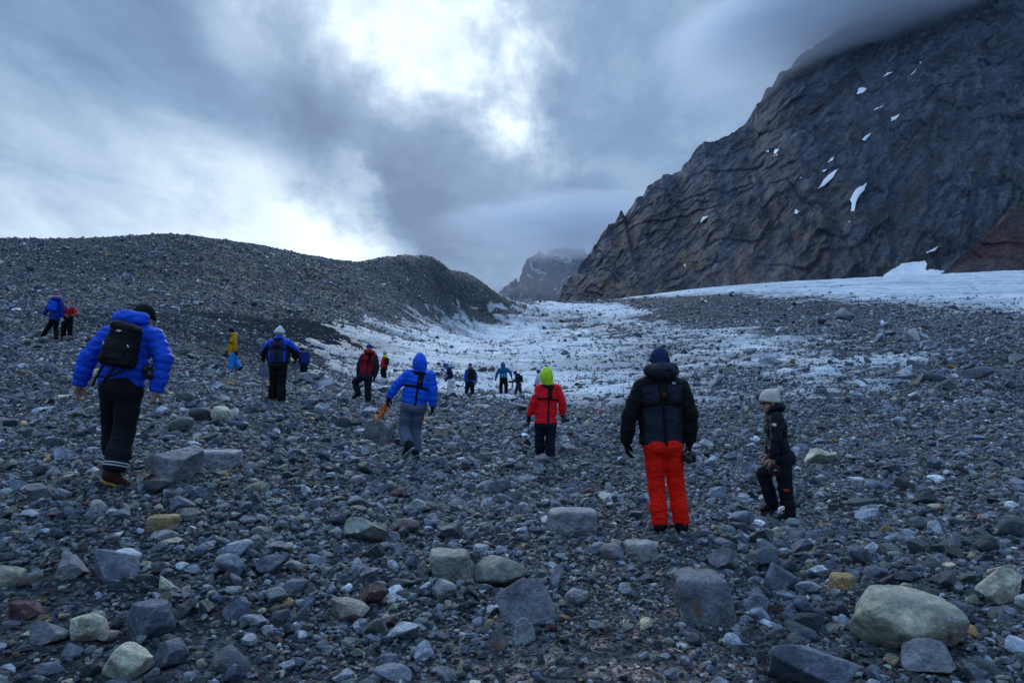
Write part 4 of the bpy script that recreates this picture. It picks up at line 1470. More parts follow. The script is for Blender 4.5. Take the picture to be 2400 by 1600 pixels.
def person(key, label, sp):
    fx, fy, D = FEET[key]
    sp = {**dict(puff=0.025, quilt=0.0, hood=None, harness=False, vox=0.014, body_vox=0.016, bare=(), glove=BLACK, face=0, flat=1.5, tr=1.0, stature=1.0), **sp}
    p = lambda q: at(q[0], q[1], D + (q[2] if len(q) > 2 else 0.0))
    root = at(fx, fy, D)
    fa = math.radians(sp['face'])
    face = V(math.sin(fa), math.cos(fa), 0)
    arms = [[p(q) for q in a] for a in sp['arms']]
    legs = [[p(q) for q in a] for a in sp['legs']]
    hip = p(sp['hip'])
    head = p(sp['head'])
    neck = p(sp['neck']) if 'neck' in sp else lerp((arms[0][0] + arms[1][0]) / 2, head, 0.28)
    S = unit(neck - hip)
    Fw = unit(face - (face @ S) * S)
    Lx = np.cross(Fw, S)
    st = sp['stature']
    pf = sp['puff']
    ha = math.radians(sp.get('look', sp['face']))
    hp = math.radians(sp.get('nod', 0))
    hf = V(math.sin(ha) * math.cos(hp), math.cos(ha) * math.cos(hp), -math.sin(hp))
    hu = unit(V(0, 0, 1) - (V(0, 0, 1) @ hf) * hf)
    hr = np.cross(hf, hu)
    hax = np.array([hr, hf, hu])
    # ---------------- body
    B = Fld()
    B.chain([hip, lerp(hip, neck, 0.4), lerp(hip, neck, 0.78)], [0.10 * st, 0.092 * st, 0.10 * st], 0.04, Lx, 0.7)
    for a in arms:
        B.cone(lerp(a[0], neck, 0.6), a[0], 0.05, 0.055, 0.03)
        B.chain(a[:3], [0.052, 0.042, 0.029], 0.02)
    for l in legs: B.chain(l[:3], [0.085 * st, 0.058 * st, 0.042 * st], 0.02)
    B.cone(neck - S * 0.05, head - hu * 0.06 - hf * 0.015, 0.062, 0.054, 0.03)
    B.ell(head + hu * 0.012 - hf * 0.008, hax, (0.078, 0.098, 0.106), 0.01)
    B.ell(head + hf * 0.03 - hu * 0.058, hax, (0.057, 0.062, 0.062), 0.04)
    B.cone(head + hf * 0.086 + hu * 0.012, head + hf * 0.104 - hu * 0.024, 0.009, 0.0145, 0.018)
    B.cone(head + hf * 0.083 + hu * 0.028 - hr * 0.04, head + hf * 0.083 + hu * 0.028 + hr * 0.04, 0.010, 0.010, 0.02)
    B.ell(head + hf * 0.076 - hu * 0.062, hax, (0.028, 0.014, 0.012), 0.012)
    B.ell(head + hf * 0.072 - hu * 0.098, hax, (0.022, 0.018, 0.018), 0.02)
    for sg in (-1, 1): B.ell(head + hr * sg * 0.081 - hf * 0.012 - hu * 0.012, hax, (0.010, 0.022, 0.032), 0.006)
    hands = []
    for i, a in enumerate(arms):
        dv = unit(a[3] - a[2]) if len(a) > 3 else unit(a[2] - a[1])
        side = unit(Fw + 0.25 * (Lx if (a[0] - neck) @ Lx < 0 else -Lx))
        mir = 1 if (a[0] - neck) @ Lx < 0 else -1
        hands.append((a[2], dv, side, mir))
        if i in sp['bare']:
            hand_fld(B, a[2], dv, side, 1.0, 0.001, sp.get('curl', 0.5) * mir)
        else:
            B.cone(a[2], a[2] + dv * 0.09, 0.026, 0.02, 0.02)
    body = solid('person', B, sp['body_vox'], skin_mat(), None, root, pad=0.02)
    body.location = root
    tag(body, label, 'person', 'hikers walking up the moraine to the ice')
    if sp.get('face_parts', True):
        for sg in (-1, 1):
            e = solid('eye', Fld().ell(head + hf * 0.088 + hu * 0.006 + hr * sg * 0.032, hax, (0.015, 0.008, 0.009)), 0.005, plain('eye', (0.03, 0.022, 0.02), 0.25), body, root, relax=0)
        solid('mouth', Fld().ell(head + hf * 0.088 - hu * 0.062, hax, (0.023, 0.006, 0.005)), 0.005, plain('lip', (0.30, 0.10, 0.09)), body, root, relax=0)
    vx = sp['vox']
    # ---------------- trousers
    T = Fld()
    tr = sp['tr']
    T.cone(legs[0][0], legs[1][0], 0.115 * tr, 0.115 * tr, 0.05)
    T.cone(hip + S * 0.06, hip - S * 0.02, 0.105 * tr, 0.115 * tr, 0.05, Lx, 0.66)
    T.cone(hip - Fw * 0.05 - S * 0.04 + Lx * 0.06, hip - Fw * 0.05 - S * 0.04 - Lx * 0.06, 0.095 * tr, 0.095 * tr, 0.05)
    flare = sp.get('flare', 1.0)
    hm, km = (legs[0][0] + legs[1][0]) / 2, (legs[0][1] + legs[1][1]) / 2
    T.cone(hm, lerp(hm, km, 0.16), 0.10 * tr, 0.05 * tr, 0.04)
    for l in legs:
        T.chain([l[0], lerp(l[0], l[1], 0.5), l[1], lerp(l[1], l[2], 0.55), l[2]],
                [0.110 * tr, 0.102 * tr, 0.090 * tr, 0.088 * tr * flare, 0.086 * tr * flare], 0.03)

    def t_bump(P):
        n = np.zeros(P.shape[:-1])
        for l in legs:
            for a, b in ((l[0], l[1]), (l[1], l[2])):
                e = b - a
                s_ = (P - a) @ unit(e)
                r_ = np.linalg.norm(P - a - np.clip(s_ / np.linalg.norm(e), 0, 1)[..., None] * e, axis=-1)
                w_ = np.exp(-(r_ / 0.11) ** 4)
                n = np.maximum(n, w_ * 1.0)
        f1 = fbm(P[..., 0] * 7 + fx, P[..., 1] * 7, P[..., 2] * 15, oct=2, seed=5)
        return 0.011 * f1 * n

    def t_cut(P, d):
        for l in legs:
            e = unit(l[2] - l[1])
            near = np.linalg.norm(P - l[2], axis=-1) < 0.22
            d = np.where(near, np.maximum(d, (P - l[2]) @ e - 0.012), d)
        return d
    tro = solid('trousers', T, vx, fabric(sp['trousers']), body, root, t_cut, t_bump)
    if sp.get('hem_bands'):
        for l in legs:
            for off in (0.035, 0.062):
                e = unit(l[2] - l[1])
                T2 = Fld().chain([l[1], lerp(l[1], l[2], 0.55), l[2]], [0.090 * tr, 0.088 * tr * flare, 0.086 * tr * flare], 0.03)
                solid('reflective_band', T2, 0.0075, plain('reflective', (0.45, 0.48, 0.52), 0.4), tro, root,
                      lambda P, d: np.maximum(d - 0.006, np.abs((P - l[2]) @ e + off) - 0.007), t_bump, relax=0)
    # ---------------- boots
    for l in legs:
        an = l[2]
        if len(l) > 3: toe = l[3]
        else: toe = an + unit(face) * 0.17 - V(0, 0, 0.075)
        fd = unit(toe - an)
        upv = unit(V(0, 0, 1) - (V(0, 0, 1) @ fd) * fd)
        heel = an - V(0, 0, 0.06) - fd * 0.03 if len(l) < 5 else l[4]
        ball = toe
        Bo = Fld()
        Bo.cone(an + V(0, 0, 0.05), heel + (an - heel) * 0.3, 0.052, 0.054, 0.03)
        fx_ = unit(ball - heel)
        sd_ = unit(np.cross(fx_, unit(an - heel) + 1e-3))
        upf = np.cross(sd_, fx_)
        if upf @ (an - heel) < 0: upf = -upf
        Bo.cone(heel + upf * 0.022, ball + upf * 0.012, 0.044, 0.036, 0.035, sd_, 0.85)
        Bo.cone(lerp(an, heel, 0.3), lerp(heel, ball, 0.55) + upf * 0.03, 0.05, 0.04, 0.04)
        bt = solid('boot', Bo, max(vx * 0.8, 0.009), fabric(sp.get('boots', BLACK), 0.6), body, root)
        So = Fld().cone(heel - upf * 0.024, ball - upf * 0.022, 0.040, 0.038, 0.01, sd_, 0.85)
        solid('sole', So, max(vx * 0.7, 0.008), plain('rubber', sp.get('sole', (0.02, 0.02, 0.022)), 0.7), bt, root,
              lambda P, d: np.maximum(d, np.abs((P - heel) @ upf + 0.027) - 0.014), relax=0)
    # ---------------- jacket
    hem = p(sp['hem'])
    hemS = unit(p(sp['hem_up']) - hem) if 'hem_up' in sp else S
    J = Fld()
    fl = 1.0 / sp['flat']
    wst = sp.get('waist', 1.0)
    r0 = 0.098 * st
    J.chain([hem - S * 0.03, lerp(hem, neck, 0.3), lerp(hem, neck, 0.72), neck - S * 0.05],
            [(r0 + pf) * wst * sp.get('hemw', 1.0), (r0 - 0.003 + pf) * wst, r0 + 0.004 + pf, 0.085 * st + pf * 0.6], 0.05, Lx, fl)
    for a in arms: J.cone(neck - S * 0.045, a[0], 0.062 + pf * 0.6, 0.054 + pf * 0.8, 0.05)
    J.cone(neck - S * 0.03, neck + (head - neck) * 0.38, 0.085 + pf * 0.3, 0.072 + pf * 0.3, 0.03)
    torso = Fld()
    torso.p = list(J.p)
    sw = sp.get('sleeve', 1.0)
    for a in arms:
        J.chain([a[0], lerp(a[0], a[1], 0.5), a[1], lerp(a[1], a[2], 0.55), a[2]],
                [(0.054 + pf * 0.85) * sw, (0.052 + pf * 0.85) * sw, (0.047 + pf * 0.85) * sw, (0.044 + pf * 0.8) * sw, (0.037 + pf * 0.6) * sw], 0.022)
    Q = sp['quilt']

    def j_bump(P):
        wr = 0.010 * fbm(P[..., 0] * 6 + fx, P[..., 1] * 6, P[..., 2] * 9, oct=2, seed=9)
        wr = wr + 0.006 * fbm(P[..., 0] * 15, P[..., 1] * 15, P[..., 2] * 24 + fx, oct=2, seed=19)
        if not Q: return wr
        best = np.full(P.shape[:-1], 1e9)
        ph = np.zeros(P.shape[:-1])
        segs = [(hem, neck, 0.12 * st / 0.7, 0.0)] + [(a[0], a[1], 0.0, 0.0) for a in arms] + [(a[1], a[2], 0.0, np.linalg.norm(a[1] - a[0])) for a in arms]
        for a, b, off, base in segs:
            e = b - a
            ln = np.linalg.norm(e)
            s_ = (P - a) @ (e / ln)
            dist = np.linalg.norm(P - a - np.clip(s_ / ln, 0, 1)[..., None] * e, axis=-1) - off
            m = dist < best
            best = np.where(m, dist, best)
            ph = np.where(m, s_ + base, ph)
        wv = np.abs(np.sin(ph / Q * math.pi + 0.7 * fbm(P[..., 0] * 4, P[..., 1] * 4, P[..., 2] * 4, oct=1, seed=2)))
        return wr * 0.8 + 0.013 * (np.sqrt(wv) - 0.75)

    ends = []
    for a in arms: ends.append((a[2], unit(a[2] - a[1])))

    def j_cut(P, d):
        hd = (hem - P) @ hemS
        arm = np.full(P.shape[:-1], 1e9)
        for a in arms:
            for q0, q1 in ((a[0], a[1]), (a[1], a[2])):
                e = q1 - q0
                h_ = np.clip(((P - q0) @ e) / (e @ e), 0, 1)
                arm = np.minimum(arm, np.linalg.norm(P - q0 - h_[..., None] * e, axis=-1))
        d = np.where(arm > 0.068 * sw + pf, np.maximum(d, hd), d)
        for w_, e in ends:
            d = np.where(np.linalg.norm(P - w_, axis=-1) < 0.16, np.maximum(d, (P - w_) @ e - 0.01), d)
        return d
    jk = solid('jacket', J, vx, fabric(sp['jacket'], sp.get('jrough', 0.6)), body, root, j_cut, j_bump)

    cache = {}

    def on_torso(name, col, cond, lift=0.012, h=None, fld=None, mat=None, parent=None):
        """a strip or panel that hugs the jacket; cond(x, s, back) < 0 where it lies"""
        fl_ = fld or torso
        h = h or max(0.009, vx * 0.75)
        if (id(fl_), h) not in cache:
            lo, hi = fl_.bounds(0.03)
            G = lattice_pts(lo, hi, h)
            d0 = fl_.ev(G)
            m = np.abs(d0) < 0.05
            d0[m] -= j_bump(G[m])
            m = d0 < 0.06
            d0[m] = j_cut(G[m], d0[m])
            cache[(id(fl_), h)] = (lo, G, d0)
        lo, G, d0 = cache[(id(fl_), h)]
        r_ = G - neck
        r = nets(np.maximum(d0 - lift, cond(r_ @ Lx, -(r_ @ S), -(r_ @ Fw))), lo, h)
        if r is None: return None
        return new_obj(name, r[0] - root, r[1], mat or fabric(col, 0.7), parent or jk)

    for nm, col, cond, lift in sp.get('panels', ()):
        on_torso(nm, col, cond, lift, fld=J)
    if sp['harness']:
        x0 = sp.get('strap_x', 0.0)
        s1 = sp.get('strap_s', 0.30)
        L_ = np.linalg.norm(neck - hem)
        bk = lambda b: -b                     # only behind
        on_torso('harness_collar', BLACK, lambda x, s, b: np.maximum(np.sqrt(x * x + (s + 0.01) ** 2 * 3 + b * b * 0.8) - 0.15, 0.02 - s - 0.03), 0.020)
        on_torso('harness_back_strap', BLACK, lambda x, s, b: np.maximum.reduce([np.abs(x - x0) - 0.045, s - s1, -s - 0.02, -b]), 0.016)
        on_torso('harness_belt', BLACK, lambda x, s, b: np.abs(s - s1 + 0.012 * np.cos(x * 9)) - 0.018, 0.013)
        on_torso('harness_crotch_strap', BLACK, lambda x, s, b: np.maximum.reduce([np.abs(x - x0 * 0.6 - 0.03 * (s - s1)) - 0.017, s1 - s, s - L_ - 0.01, -b]), 0.013)
        if sp.get('emblem'):
            on_torso('harness_emblem', sp['emblem'], lambda x, s, b: np.maximum.reduce([np.abs(x - x0) - 0.016, np.abs(s - s1 + 0.09) - 0.020, -b]), 0.019, 0.006)
        for sg in (-1, 1):
            on_torso('harness_front_strap', BLACK, lambda x, s, b: np.maximum.reduce([np.abs(x - sg * 0.09) - 0.03, s - s1, -s + 0.02, b]), 0.014)
    # ---------------- hands
    for i, (w_, dv, side, mir) in enumerate(hands):
        if i in sp['bare']: continue
        H = Fld()
        hand_fld(H, w_, dv, side, 1.05, 0.004, 0.42 * mir, 0.006)
        H.cone(w_ - dv * 0.05, w_ + dv * 0.01, 0.043, 0.036, 0.02)
        solid('glove', H, max(0.006, vx * 0.5), fabric(sp['glove'], 0.7), body, root, relax=0)
    # ---------------- head gear
    hd = sp['hood']
    if hd == 'up':
        hc = sp.get('hoodc', sp['jacket'])
        Hd = Fld().ell(head + hu * 0.025 - hf * 0.015, hax, (0.118, 0.135, 0.148), 0.03)
        Hd.cone(head - hu * 0.03 - hf * 0.02, neck + S * 0.02 - Fw * 0.01, 0.105, 0.105, 0.06)
        Hd.ell(head + hu * 0.135 - hf * 0.02, hax, (0.04, 0.07, 0.045), 0.06)
        solid('hood', Hd, vx * 0.9, fabric(hc, 0.6), body, root,
              lambda P, d: np.maximum(d, -(np.linalg.norm(((P - head - hf * 0.13 + hu * 0.01) @ hax.T) / V(0.085, 0.10, 0.105), axis=-1) - 1) * 0.09),
              (lambda P: 0.010 * fbm(P[..., 0] * 8, P[..., 1] * 8, P[..., 2] * 14, oct=2, seed=4)))
    elif hd == 'down':
        hc = sp.get('hoodc', sp['jacket'])
        bw = sp.get('hoodw', 1.0)
        n0 = neck + S * 0.055 - Fw * 0.045
        Hd = Fld().ell(n0 - Fw * 0.045 - S * 0.01, np.array([Lx, Fw, S]), (0.135 * bw, 0.085 * bw, 0.075 * bw), 0.04)
        for sg in (-1, 1):
            Hd.chain([n0 - Fw * 0.05, n0 + Lx * sg * 0.105 * bw + S * 0.015, n0 + Fw * 0.085 + Lx * sg * 0.095 + S * 0.01], [0.055 * bw, 0.046 * bw, 0.036], 0.05)
        solid('hood', Hd, vx * 0.9, fabric(hc, 0.6), jk, root,
              bump=lambda P: 0.012 * fbm(P[..., 0] * 9 + fx, P[..., 1] * 9, P[..., 2] * 16, oct=2, seed=14))
    ht = sp.get('hat')
    if ht:
        kind, col = ht[0], ht[1]
        hc0 = head + hu * 0.022 - hf * 0.01
        lowcut = {'beanie': -0.01, 'cap': 0.03, 'bobble': -0.005}[kind]
        tall = {'beanie': 0.130, 'cap': 0.112, 'bobble': 0.118}[kind]
        hs = sp.get('hats', 1.0)
        Ht = Fld().ell(hc0, hax, (0.094 * hs, 0.114 * hs, tall * hs), 0.02)
        if kind == 'bobble' and len(ht) > 3:
            Ht.cone(hc0 + hu * 0.06, hc0 + hu * 0.10 - hf * ht[3], 0.085, 0.045, 0.06)
        cutn = unit(hu + hf * -0.28)
        hat = solid('hat', Ht, max(0.008, vx * 0.7), fabric(col, 0.85, knit=True), body, root, lambda P, d: np.maximum(d, -((P - hc0) @ cutn) + lowcut - 0.012))
        Rm = Fld().ell(hc0, hax, (0.100 * hs, 0.120 * hs, 0.125 * hs), 0.02)
        solid('hat_brim', Rm, max(0.008, vx * 0.7), fabric(ht[4] if len(ht) > 4 else col, 0.85, knit=True), hat, root, lambda P, d: np.maximum(d, np.abs((P - hc0) @ cutn - lowcut - 0.012) - 0.024))
        if kind == 'cap':
            solid('cap_peak', Fld().ell(hc0 + hf * 0.10 + hu * 0.02, hax, (0.075, 0.09, 0.016)), 0.009, fabric(col, 0.8), hat, root)
        if kind == 'bobble':
            pc = hc0 + hu * 0.132 - hf * (ht[3] if len(ht) > 3 else 0.0) * 1.6
            if len(ht) > 3: pc = hc0 + hu * 0.115 - hf * ht[3] * 1.45
            solid('pompom', Fld().ell(pc, hax, (0.046, 0.046, 0.046)), 0.008, fabric(ht[2], 0.95), hat, root,
                  bump=lambda P: 0.012 * fbm(P[..., 0] * 60, P[..., 1] * 60, P[..., 2] * 60, oct=2, seed=8))
    if sp.get('hair'):
        hc1 = head + hu * 0.018 - hf * 0.018
        Hr = Fld().ell(hc1, hax, (0.088, 0.104, 0.112), 0.02)
        if sp.get('hair_long'):
            for sg in (-1, 1): Hr.chain([hc1 + hr * sg * 0.07, head - hu * 0.10 + hr * sg * 0.075, neck - S * 0.08 + Lx * sg * 0.07 + Fw * 0.08], [0.035, 0.03, 0.018], 0.03)
        solid('hair', Hr, 0.011, fabric(sp['hair'], 0.7), body, root,
              lambda P, d: np.maximum(d, -(np.linalg.norm(((P - head - hf * 0.10 + hu * 0.03) @ hax.T) / V(0.078, 0.10, 0.105), axis=-1) - 1) * 0.08),
              lambda P: 0.008 * fbm(P[..., 0] * 40, P[..., 1] * 40, P[..., 2] * 9, oct=2, seed=6))
    if sp.get('scarf'):
        solid('scarf', Fld().cone(neck + S * 0.0 + Fw * 0.02, neck + S * 0.075 + Fw * 0.03, 0.098, 0.082, 0.03), 0.011, fabric(sp['scarf'], 0.9), body, root,
              bump=lambda P: 0.014 * fbm(P[..., 0] * 14, P[..., 1] * 14, P[..., 2] * 22, oct=2, seed=3))
    if sp.get('shades'):
        g = Fld()
        for sg in (-1, 1):
            g.ell(head + hf * 0.098 + hu * 0.008 + hr * sg * 0.033, hax, (0.029, 0.010, 0.021), 0.006)
            g.cone(head + hf * 0.095 + hu * 0.014 + hr * sg * 0.06, head - hf * 0.01 + hu * 0.008 + hr * sg * 0.088, 0.006, 0.006, 0.004)
        solid('sunglasses', g, 0.005, plain('dark_lens', (0.006, 0.006, 0.007), 0.15), body, root, relax=0)
    return dict(body=body, jk=jk, root=root, neck=neck, S=S, Fw=Fw, Lx=Lx, hip=hip, head=head, arms=arms, legs=legs, hf=hf, hu=hu, hr=hr, J=J, torso=torso,
                on_torso=on_torso, j_bump=j_bump, vx=vx, tro=tro, T=T, t_bump=t_bump, p=p)


def thing(name, loc, label, cat, group=None):
    o = bpy.data.objects.new(name, None)
    o.empty_display_size = 0.1
    COL.objects.link(o)
    o.location = loc
    return tag(o, label, cat, group)


def backpack(pr, c, half, col, label, h=0.011, lid=True, taper=0.10, lean=0.0, marks=False, tails=False):
    """a pack lying against the back: c = offset (right, behind, down) from the neck"""
    ax = np.array([pr['Lx'], pr['Fw'], pr['S']])
    ax = np.array([unit(ax[0] + ax[2] * lean), ax[1], unit(ax[2] - ax[0] * lean)])
    ctr = pr['neck'] + pr['Lx'] * c[0] - pr['Fw'] * c[1] - pr['S'] * c[2]
    base = ctr - ax[2] * half[2]
    t = thing('backpack', base, label, 'backpack', 'rucksacks on the walkers\' backs')
    wr = lambda P: 0.014 * fbm(P[..., 0] * 9, P[..., 1] * 9, P[..., 2] * 13, oct=3, seed=33)
    solid('pack_bag', Fld().box(ctr, ax, half, 0.055, taper=taper), h, fabric(col, 0.65), t, base, bump=wr)
    if lid:
        solid('top_lid', Fld().box(ctr + ax[2] * half[2] * 0.82 - ax[1] * 0.012, ax, (half[0] * 0.86, half[1] * 0.98, half[2] * 0.22), 0.04, taper=0.15), h, fabric(col, 0.6), t, base, bump=wr)
        solid('front_pocket', Fld().box(ctr - ax[1] * half[1] * 0.86 - ax[2] * half[2] * 0.28, ax, (half[0] * 0.74, half[1] * 0.30, half[2] * 0.5), 0.03, taper=0.05), h, fabric(col, 0.6), t, base, bump=wr)
    for a in pr['arms']:
        sg = 1 if (a[0] - pr['neck']) @ pr['Lx'] > 0 else -1
        f = Fld()
        s0 = pr['neck'] + pr['Lx'] * sg * 0.09
        f.p = list(pr['torso'].p)
        solid('shoulder_strap', f, max(h, 0.011), fabric(BLACK, 0.7), t, base,
              lambda P, d: np.maximum.reduce([d - 0.024, np.abs((P - s0) @ pr['Lx']) - 0.030, -((P - pr['neck']) @ pr['S']) - 0.34, -((P - pr['neck']) @ pr['Fw']) - 0.10]), pr['j_bump'], relax=0)
    if marks:
        pm = plain('print', (0.60, 0.62, 0.66), 0.5)
        fr = -ax[1] * (half[1] + 0.004)
        for dx, dz in ((-0.125, -0.02), (0.115, -0.01)):
            q = ctr + ax[0] * dx + ax[2] * dz - ax[1] * (half[1] * 0.90)
            solid('loop', Fld().chain([q - ax[0] * 0.010 + ax[2] * 0.014, q + ax[0] * 0.008, q - ax[0] * 0.010 - ax[2] * 0.014], [0.005] * 3, 0.004), 0.0035, pm, t, base, relax=0)
        q = ctr + ax[0] * 0.0 + ax[2] * 0.115 - ax[1] * (half[1] + 0.012)
        solid('emblem', Fld().chain([q - ax[0] * 0.03 - ax[2] * 0.008, q - ax[0] * 0.008 + ax[2] * 0.006, q + ax[0] * 0.004 - ax[2] * 0.004, q + ax[0] * 0.022 + ax[2] * 0.008], [0.004, 0.007, 0.006, 0.004], 0.006), 0.0035, pm, t, base, relax=0)
    if tails:
        L_, F_, S_ = pr['Lx'], pr['Fw'], pr['S']
        b0 = ctr - ax[2] * half[2]
        for pts in ([b0 - L_ * 0.12, b0 - L_ * 0.13 - S_ * 0.10 - F_ * 0.04, b0 - L_ * 0.15 - S_ * 0.19 - F_ * 0.045], [b0 - L_ * 0.0, b0 - L_ * 0.03 - S_ * 0.10 - F_ * 0.04, b0 - L_ * 0.05 - S_ * 0.21 - F_ * 0.05],
                    [b0 - L_ * 0.13 - S_ * 0.10 - F_ * 0.045, b0 - L_ * 0.02 - S_ * 0.115 - F_ * 0.06, b0 + L_ * 0.09 - S_ * 0.06 - F_ * 0.05, b0 + L_ * 0.16 + S_ * 0.04]):
            solid('strap_tail', Fld().chain(pts, [0.011] * len(pts), 0.01), 0.006, fabric(BLACK, 0.7), t, base, relax=0)
        q = b0 - L_ * 0.14 - S_ * 0.085 - F_ * 0.055
        solid('buckle', Fld().box(q, np.array([L_, F_, S_]), (0.018, 0.012, 0.012), 0.005), 0.005, plain('buckle', (0.35, 0.37, 0.40)), t, base, relax=0)
    return t


def camera_thing(c, d, up, sc, label, strap_to=None):
    """a black camera: body, grip, lens and its strap"""
    d = unit(d)
    r = unit(np.cross(d, up))
    u = np.cross(r, d)
    ax = np.array([r, d, u])
    base = c - u * 0.05 * sc
    t = thing('camera', base, label, 'camera', 'cameras carried by the walkers')
    bk = plain('camera_shell', (0.012, 0.012, 0.014), 0.45)
    bo = solid('camera_shell', Fld().box(c, ax, (0.065 * sc, 0.032 * sc, 0.045 * sc), 0.014 * sc), 0.007 * sc, bk, t, base, relax=0)
    solid('viewfinder', Fld().box(c + u * 0.048 * sc, ax, (0.025 * sc, 0.028 * sc, 0.018 * sc), 0.010 * sc), 0.006 * sc, bk, t, base, relax=0)
    solid('lens', Fld().cone(c + d * 0.02 * sc, c + d * 0.10 * sc, 0.036 * sc, 0.034 * sc), 0.007 * sc, bk, t, base, lambda P, dd: np.maximum(dd, (P - c) @ d - 0.10 * sc), relax=0)
    if strap_to is not None:
        solid('strap', Fld().chain([c + r * 0.06 * sc + u * 0.03 * sc, lerp(c, strap_to, 0.5) + r * 0.05, strap_to, lerp(c, strap_to, 0.5) - r * 0.05, c - r * 0.06 * sc + u * 0.03 * sc], [0.007] * 5, 0.01), 0.006, fabric(BLACK, 0.7), t, base, relax=0)
    return t


def pole(top, bot, label):
    t = thing('trekking_pole', bot, label, 'trekking pole', 'trekking poles of one walker')
    e = unit(top - bot)
    solid('shaft', Fld().cone(bot, top, 0.012, 0.014), 0.008, plain('pole_shaft', (0.10, 0.105, 0.12), 0.35, 0.6), t, bot, relax=0)
    solid('grip', Fld().cone(top - e * 0.13, top + e * 0.02, 0.016, 0.019), 0.007, plain('grip', (0.014, 0.014, 0.015), 0.8), t, bot, relax=0)
    solid('basket', Fld().ell(bot + e * 0.06, np.eye(3), (0.035, 0.035, 0.010)), 0.007, plain('grip', (0.014, 0.014, 0.015), 0.8), t, bot, relax=0)
    return t


# ------------------------------------------------------------------ the seventeen walkers (joints: column, row, metres further away)
P1 = person('man', 'man in puffy royal blue jacket and dark trousers with a black backpack', dict(
    head=(337, 747, .20), neck=(312, 766, .10), hip=(285, 902, -.02), hem=(284, 905, 0), hem_up=(288, 865, 0), nod=28, look=22, face=6,
    arms=[((255, 786, .06), (207, 838, .0), (185, 901, -.02), (181, 925, .0)), ((362, 790, .06), (383, 841, .02), (367, 917, -.02), (360, 940, .0))],
    legs=[((266, 917, .03), (263, 985, .26), (268, 1075, .38)), ((303, 917, -.02), (291, 1010, .0), (268, 1100, -.10), (296, 1137, -.02), (250, 1121, -.12))],
    puff=.042, quilt=.072, flat=1.5, hood='down', hoodw=1.12, jacket=BLUE, trousers=CHAR, boots=(0.045, 0.014, 0.012), sole=(0.42, 0.24, 0.06),
    hat=('beanie', BLACK), bare=(0, 1), curl=.75, vox=.0115, body_vox=.0076, hem_bands=True, tr=1.05, flare=1.12, stature=1.06, jrough=.5))
backpack(P1, (.075, .205, .235), (.148, .085, .205), BLACK, 'black hiking backpack on the man in puffy blue jacket', .010, taper=.17, lean=-.12, marks=True, tails=True)
camera_thing(at(353, 868, 6.46), V(0.2, -.6, -.5), V(0, 0, 1), 1.0, 'black camera hanging at the hip of the man in puffy blue')

P16 = person('navy', 'person in dark navy jacket and bright red-orange trousers seen from behind', dict(
    head=(1545, 849, .06), neck=(1547, 882, .02), hip=(1552, 1035, 0), hem=(1551, 1040, 0), look=-6, nod=4,
    arms=[((1503, 907), (1475, 971, -.02), (1468, 1035, .0), (1471, 1060, .02)), ((1595, 907), (1618, 971, -.02), (1617, 1033, .02), (1612, 1058, .04))],
    legs=[((1531, 1042), (1538, 1137, .02), (1547, 1226, -.02)), ((1575, 1042), (1584, 1132, .03), (1597, 1226, 0))],
    puff=.024, flat=1.62, hood='down', hoodw=1.05, jacket=SLATE, trousers=REDT, hat=('beanie', (0.012, 0.022, 0.085)), vox=.011, body_vox=.012, tr=.90, flare=1.04,
    harness=True, strap_x=.0, strap_s=.27, emblem=(0.22, 0.012, 0.02), stature=1.04, sleeve=1.05, hemw=1.08,
    panels=[('sleeve_panel', BLACK, lambda x, s, b: 0.195 + x - 0.05 * np.clip(s - .1, 0, .3), .004), ('sleeve_panel', BLACK, lambda x, s, b: 0.195 - x - 0.05 * np.clip(s - .1, 0, .3), .004), ('yoke', BLACK, lambda x, s, b: s - .085, .005)]))
q = P16['p']
sp_ = P16['on_torso']('emblem', (0.45, 0.55, 0.65), lambda x, s, b: np.maximum.reduce([np.sqrt((x - .108) ** 2 + ((s - .072) * 1.6) ** 2) - .022, (s - .082), -b]), .013, .005)
camera_thing(at(1616, 1072, 6.62), V(-.35, -.9, -.2), V(0, 0, 1), .95, 'black camera held low by the person in red-orange trousers', at(1613, 1050, 6.7))

P17 = person('woman', 'woman in black with cream bobble hat and sunglasses walking towards the left', dict(
    head=(1803, 943, 0), neck=(1812, 966, 0), hip=(1833, 1066, 0), hem=(1831, 1083, 0), hem_up=(1826, 1050, 0), face=-92, look=-94, nod=10,
    arms=[((1820, 980, -.17), (1819, 1028, -.23), (1811, 1074, -.22), (1807, 1092, -.20)), ((1818, 980, .17), (1808, 1028, .2), (1801, 1064, .17), (1794, 1076, .15))],
    legs=[((1834, 1080, -.08), (1841, 1146, -.08), (1850, 1206, -.08)), ((1828, 1080, .08), (1789, 1108, .09), (1810, 1180, .08), (1788, 1196, .08))],
    puff=.022, flat=1.42, hood='down', hoodw=.78, hats=1.13, jacket=(0.005, 0.007, 0.016), trousers=(0.006, 0.008, 0.016), hat=('bobble', CREAM, CREAM, .11), bare=(0, 1), vox=.0115, body_vox=.0076,
    shades=True, hair=(0.12, 0.07, 0.035), stature=.96, tr=.95))
L_, F_, S_ = P17['Lx'], P17['Fw'], P17['S']
wh = P17['arms'][0][2]
t = thing('pouch', at(1815, 1113, 8.46), 'small black pouch with red piping held by the woman in black', 'pouch')
c0, b0 = at(1815, 1101, 8.46), at(1815, 1113, 8.46)
AX = np.array([V(1, 0, 0), V(0, 1, 0), V(0, 0, 1)])
pb = solid('pouch_bag', Fld().box(c0, AX, (.066, .035, .058), .025), .008, fabric((0.010, 0.012, 0.020)), t, b0, relax=0)
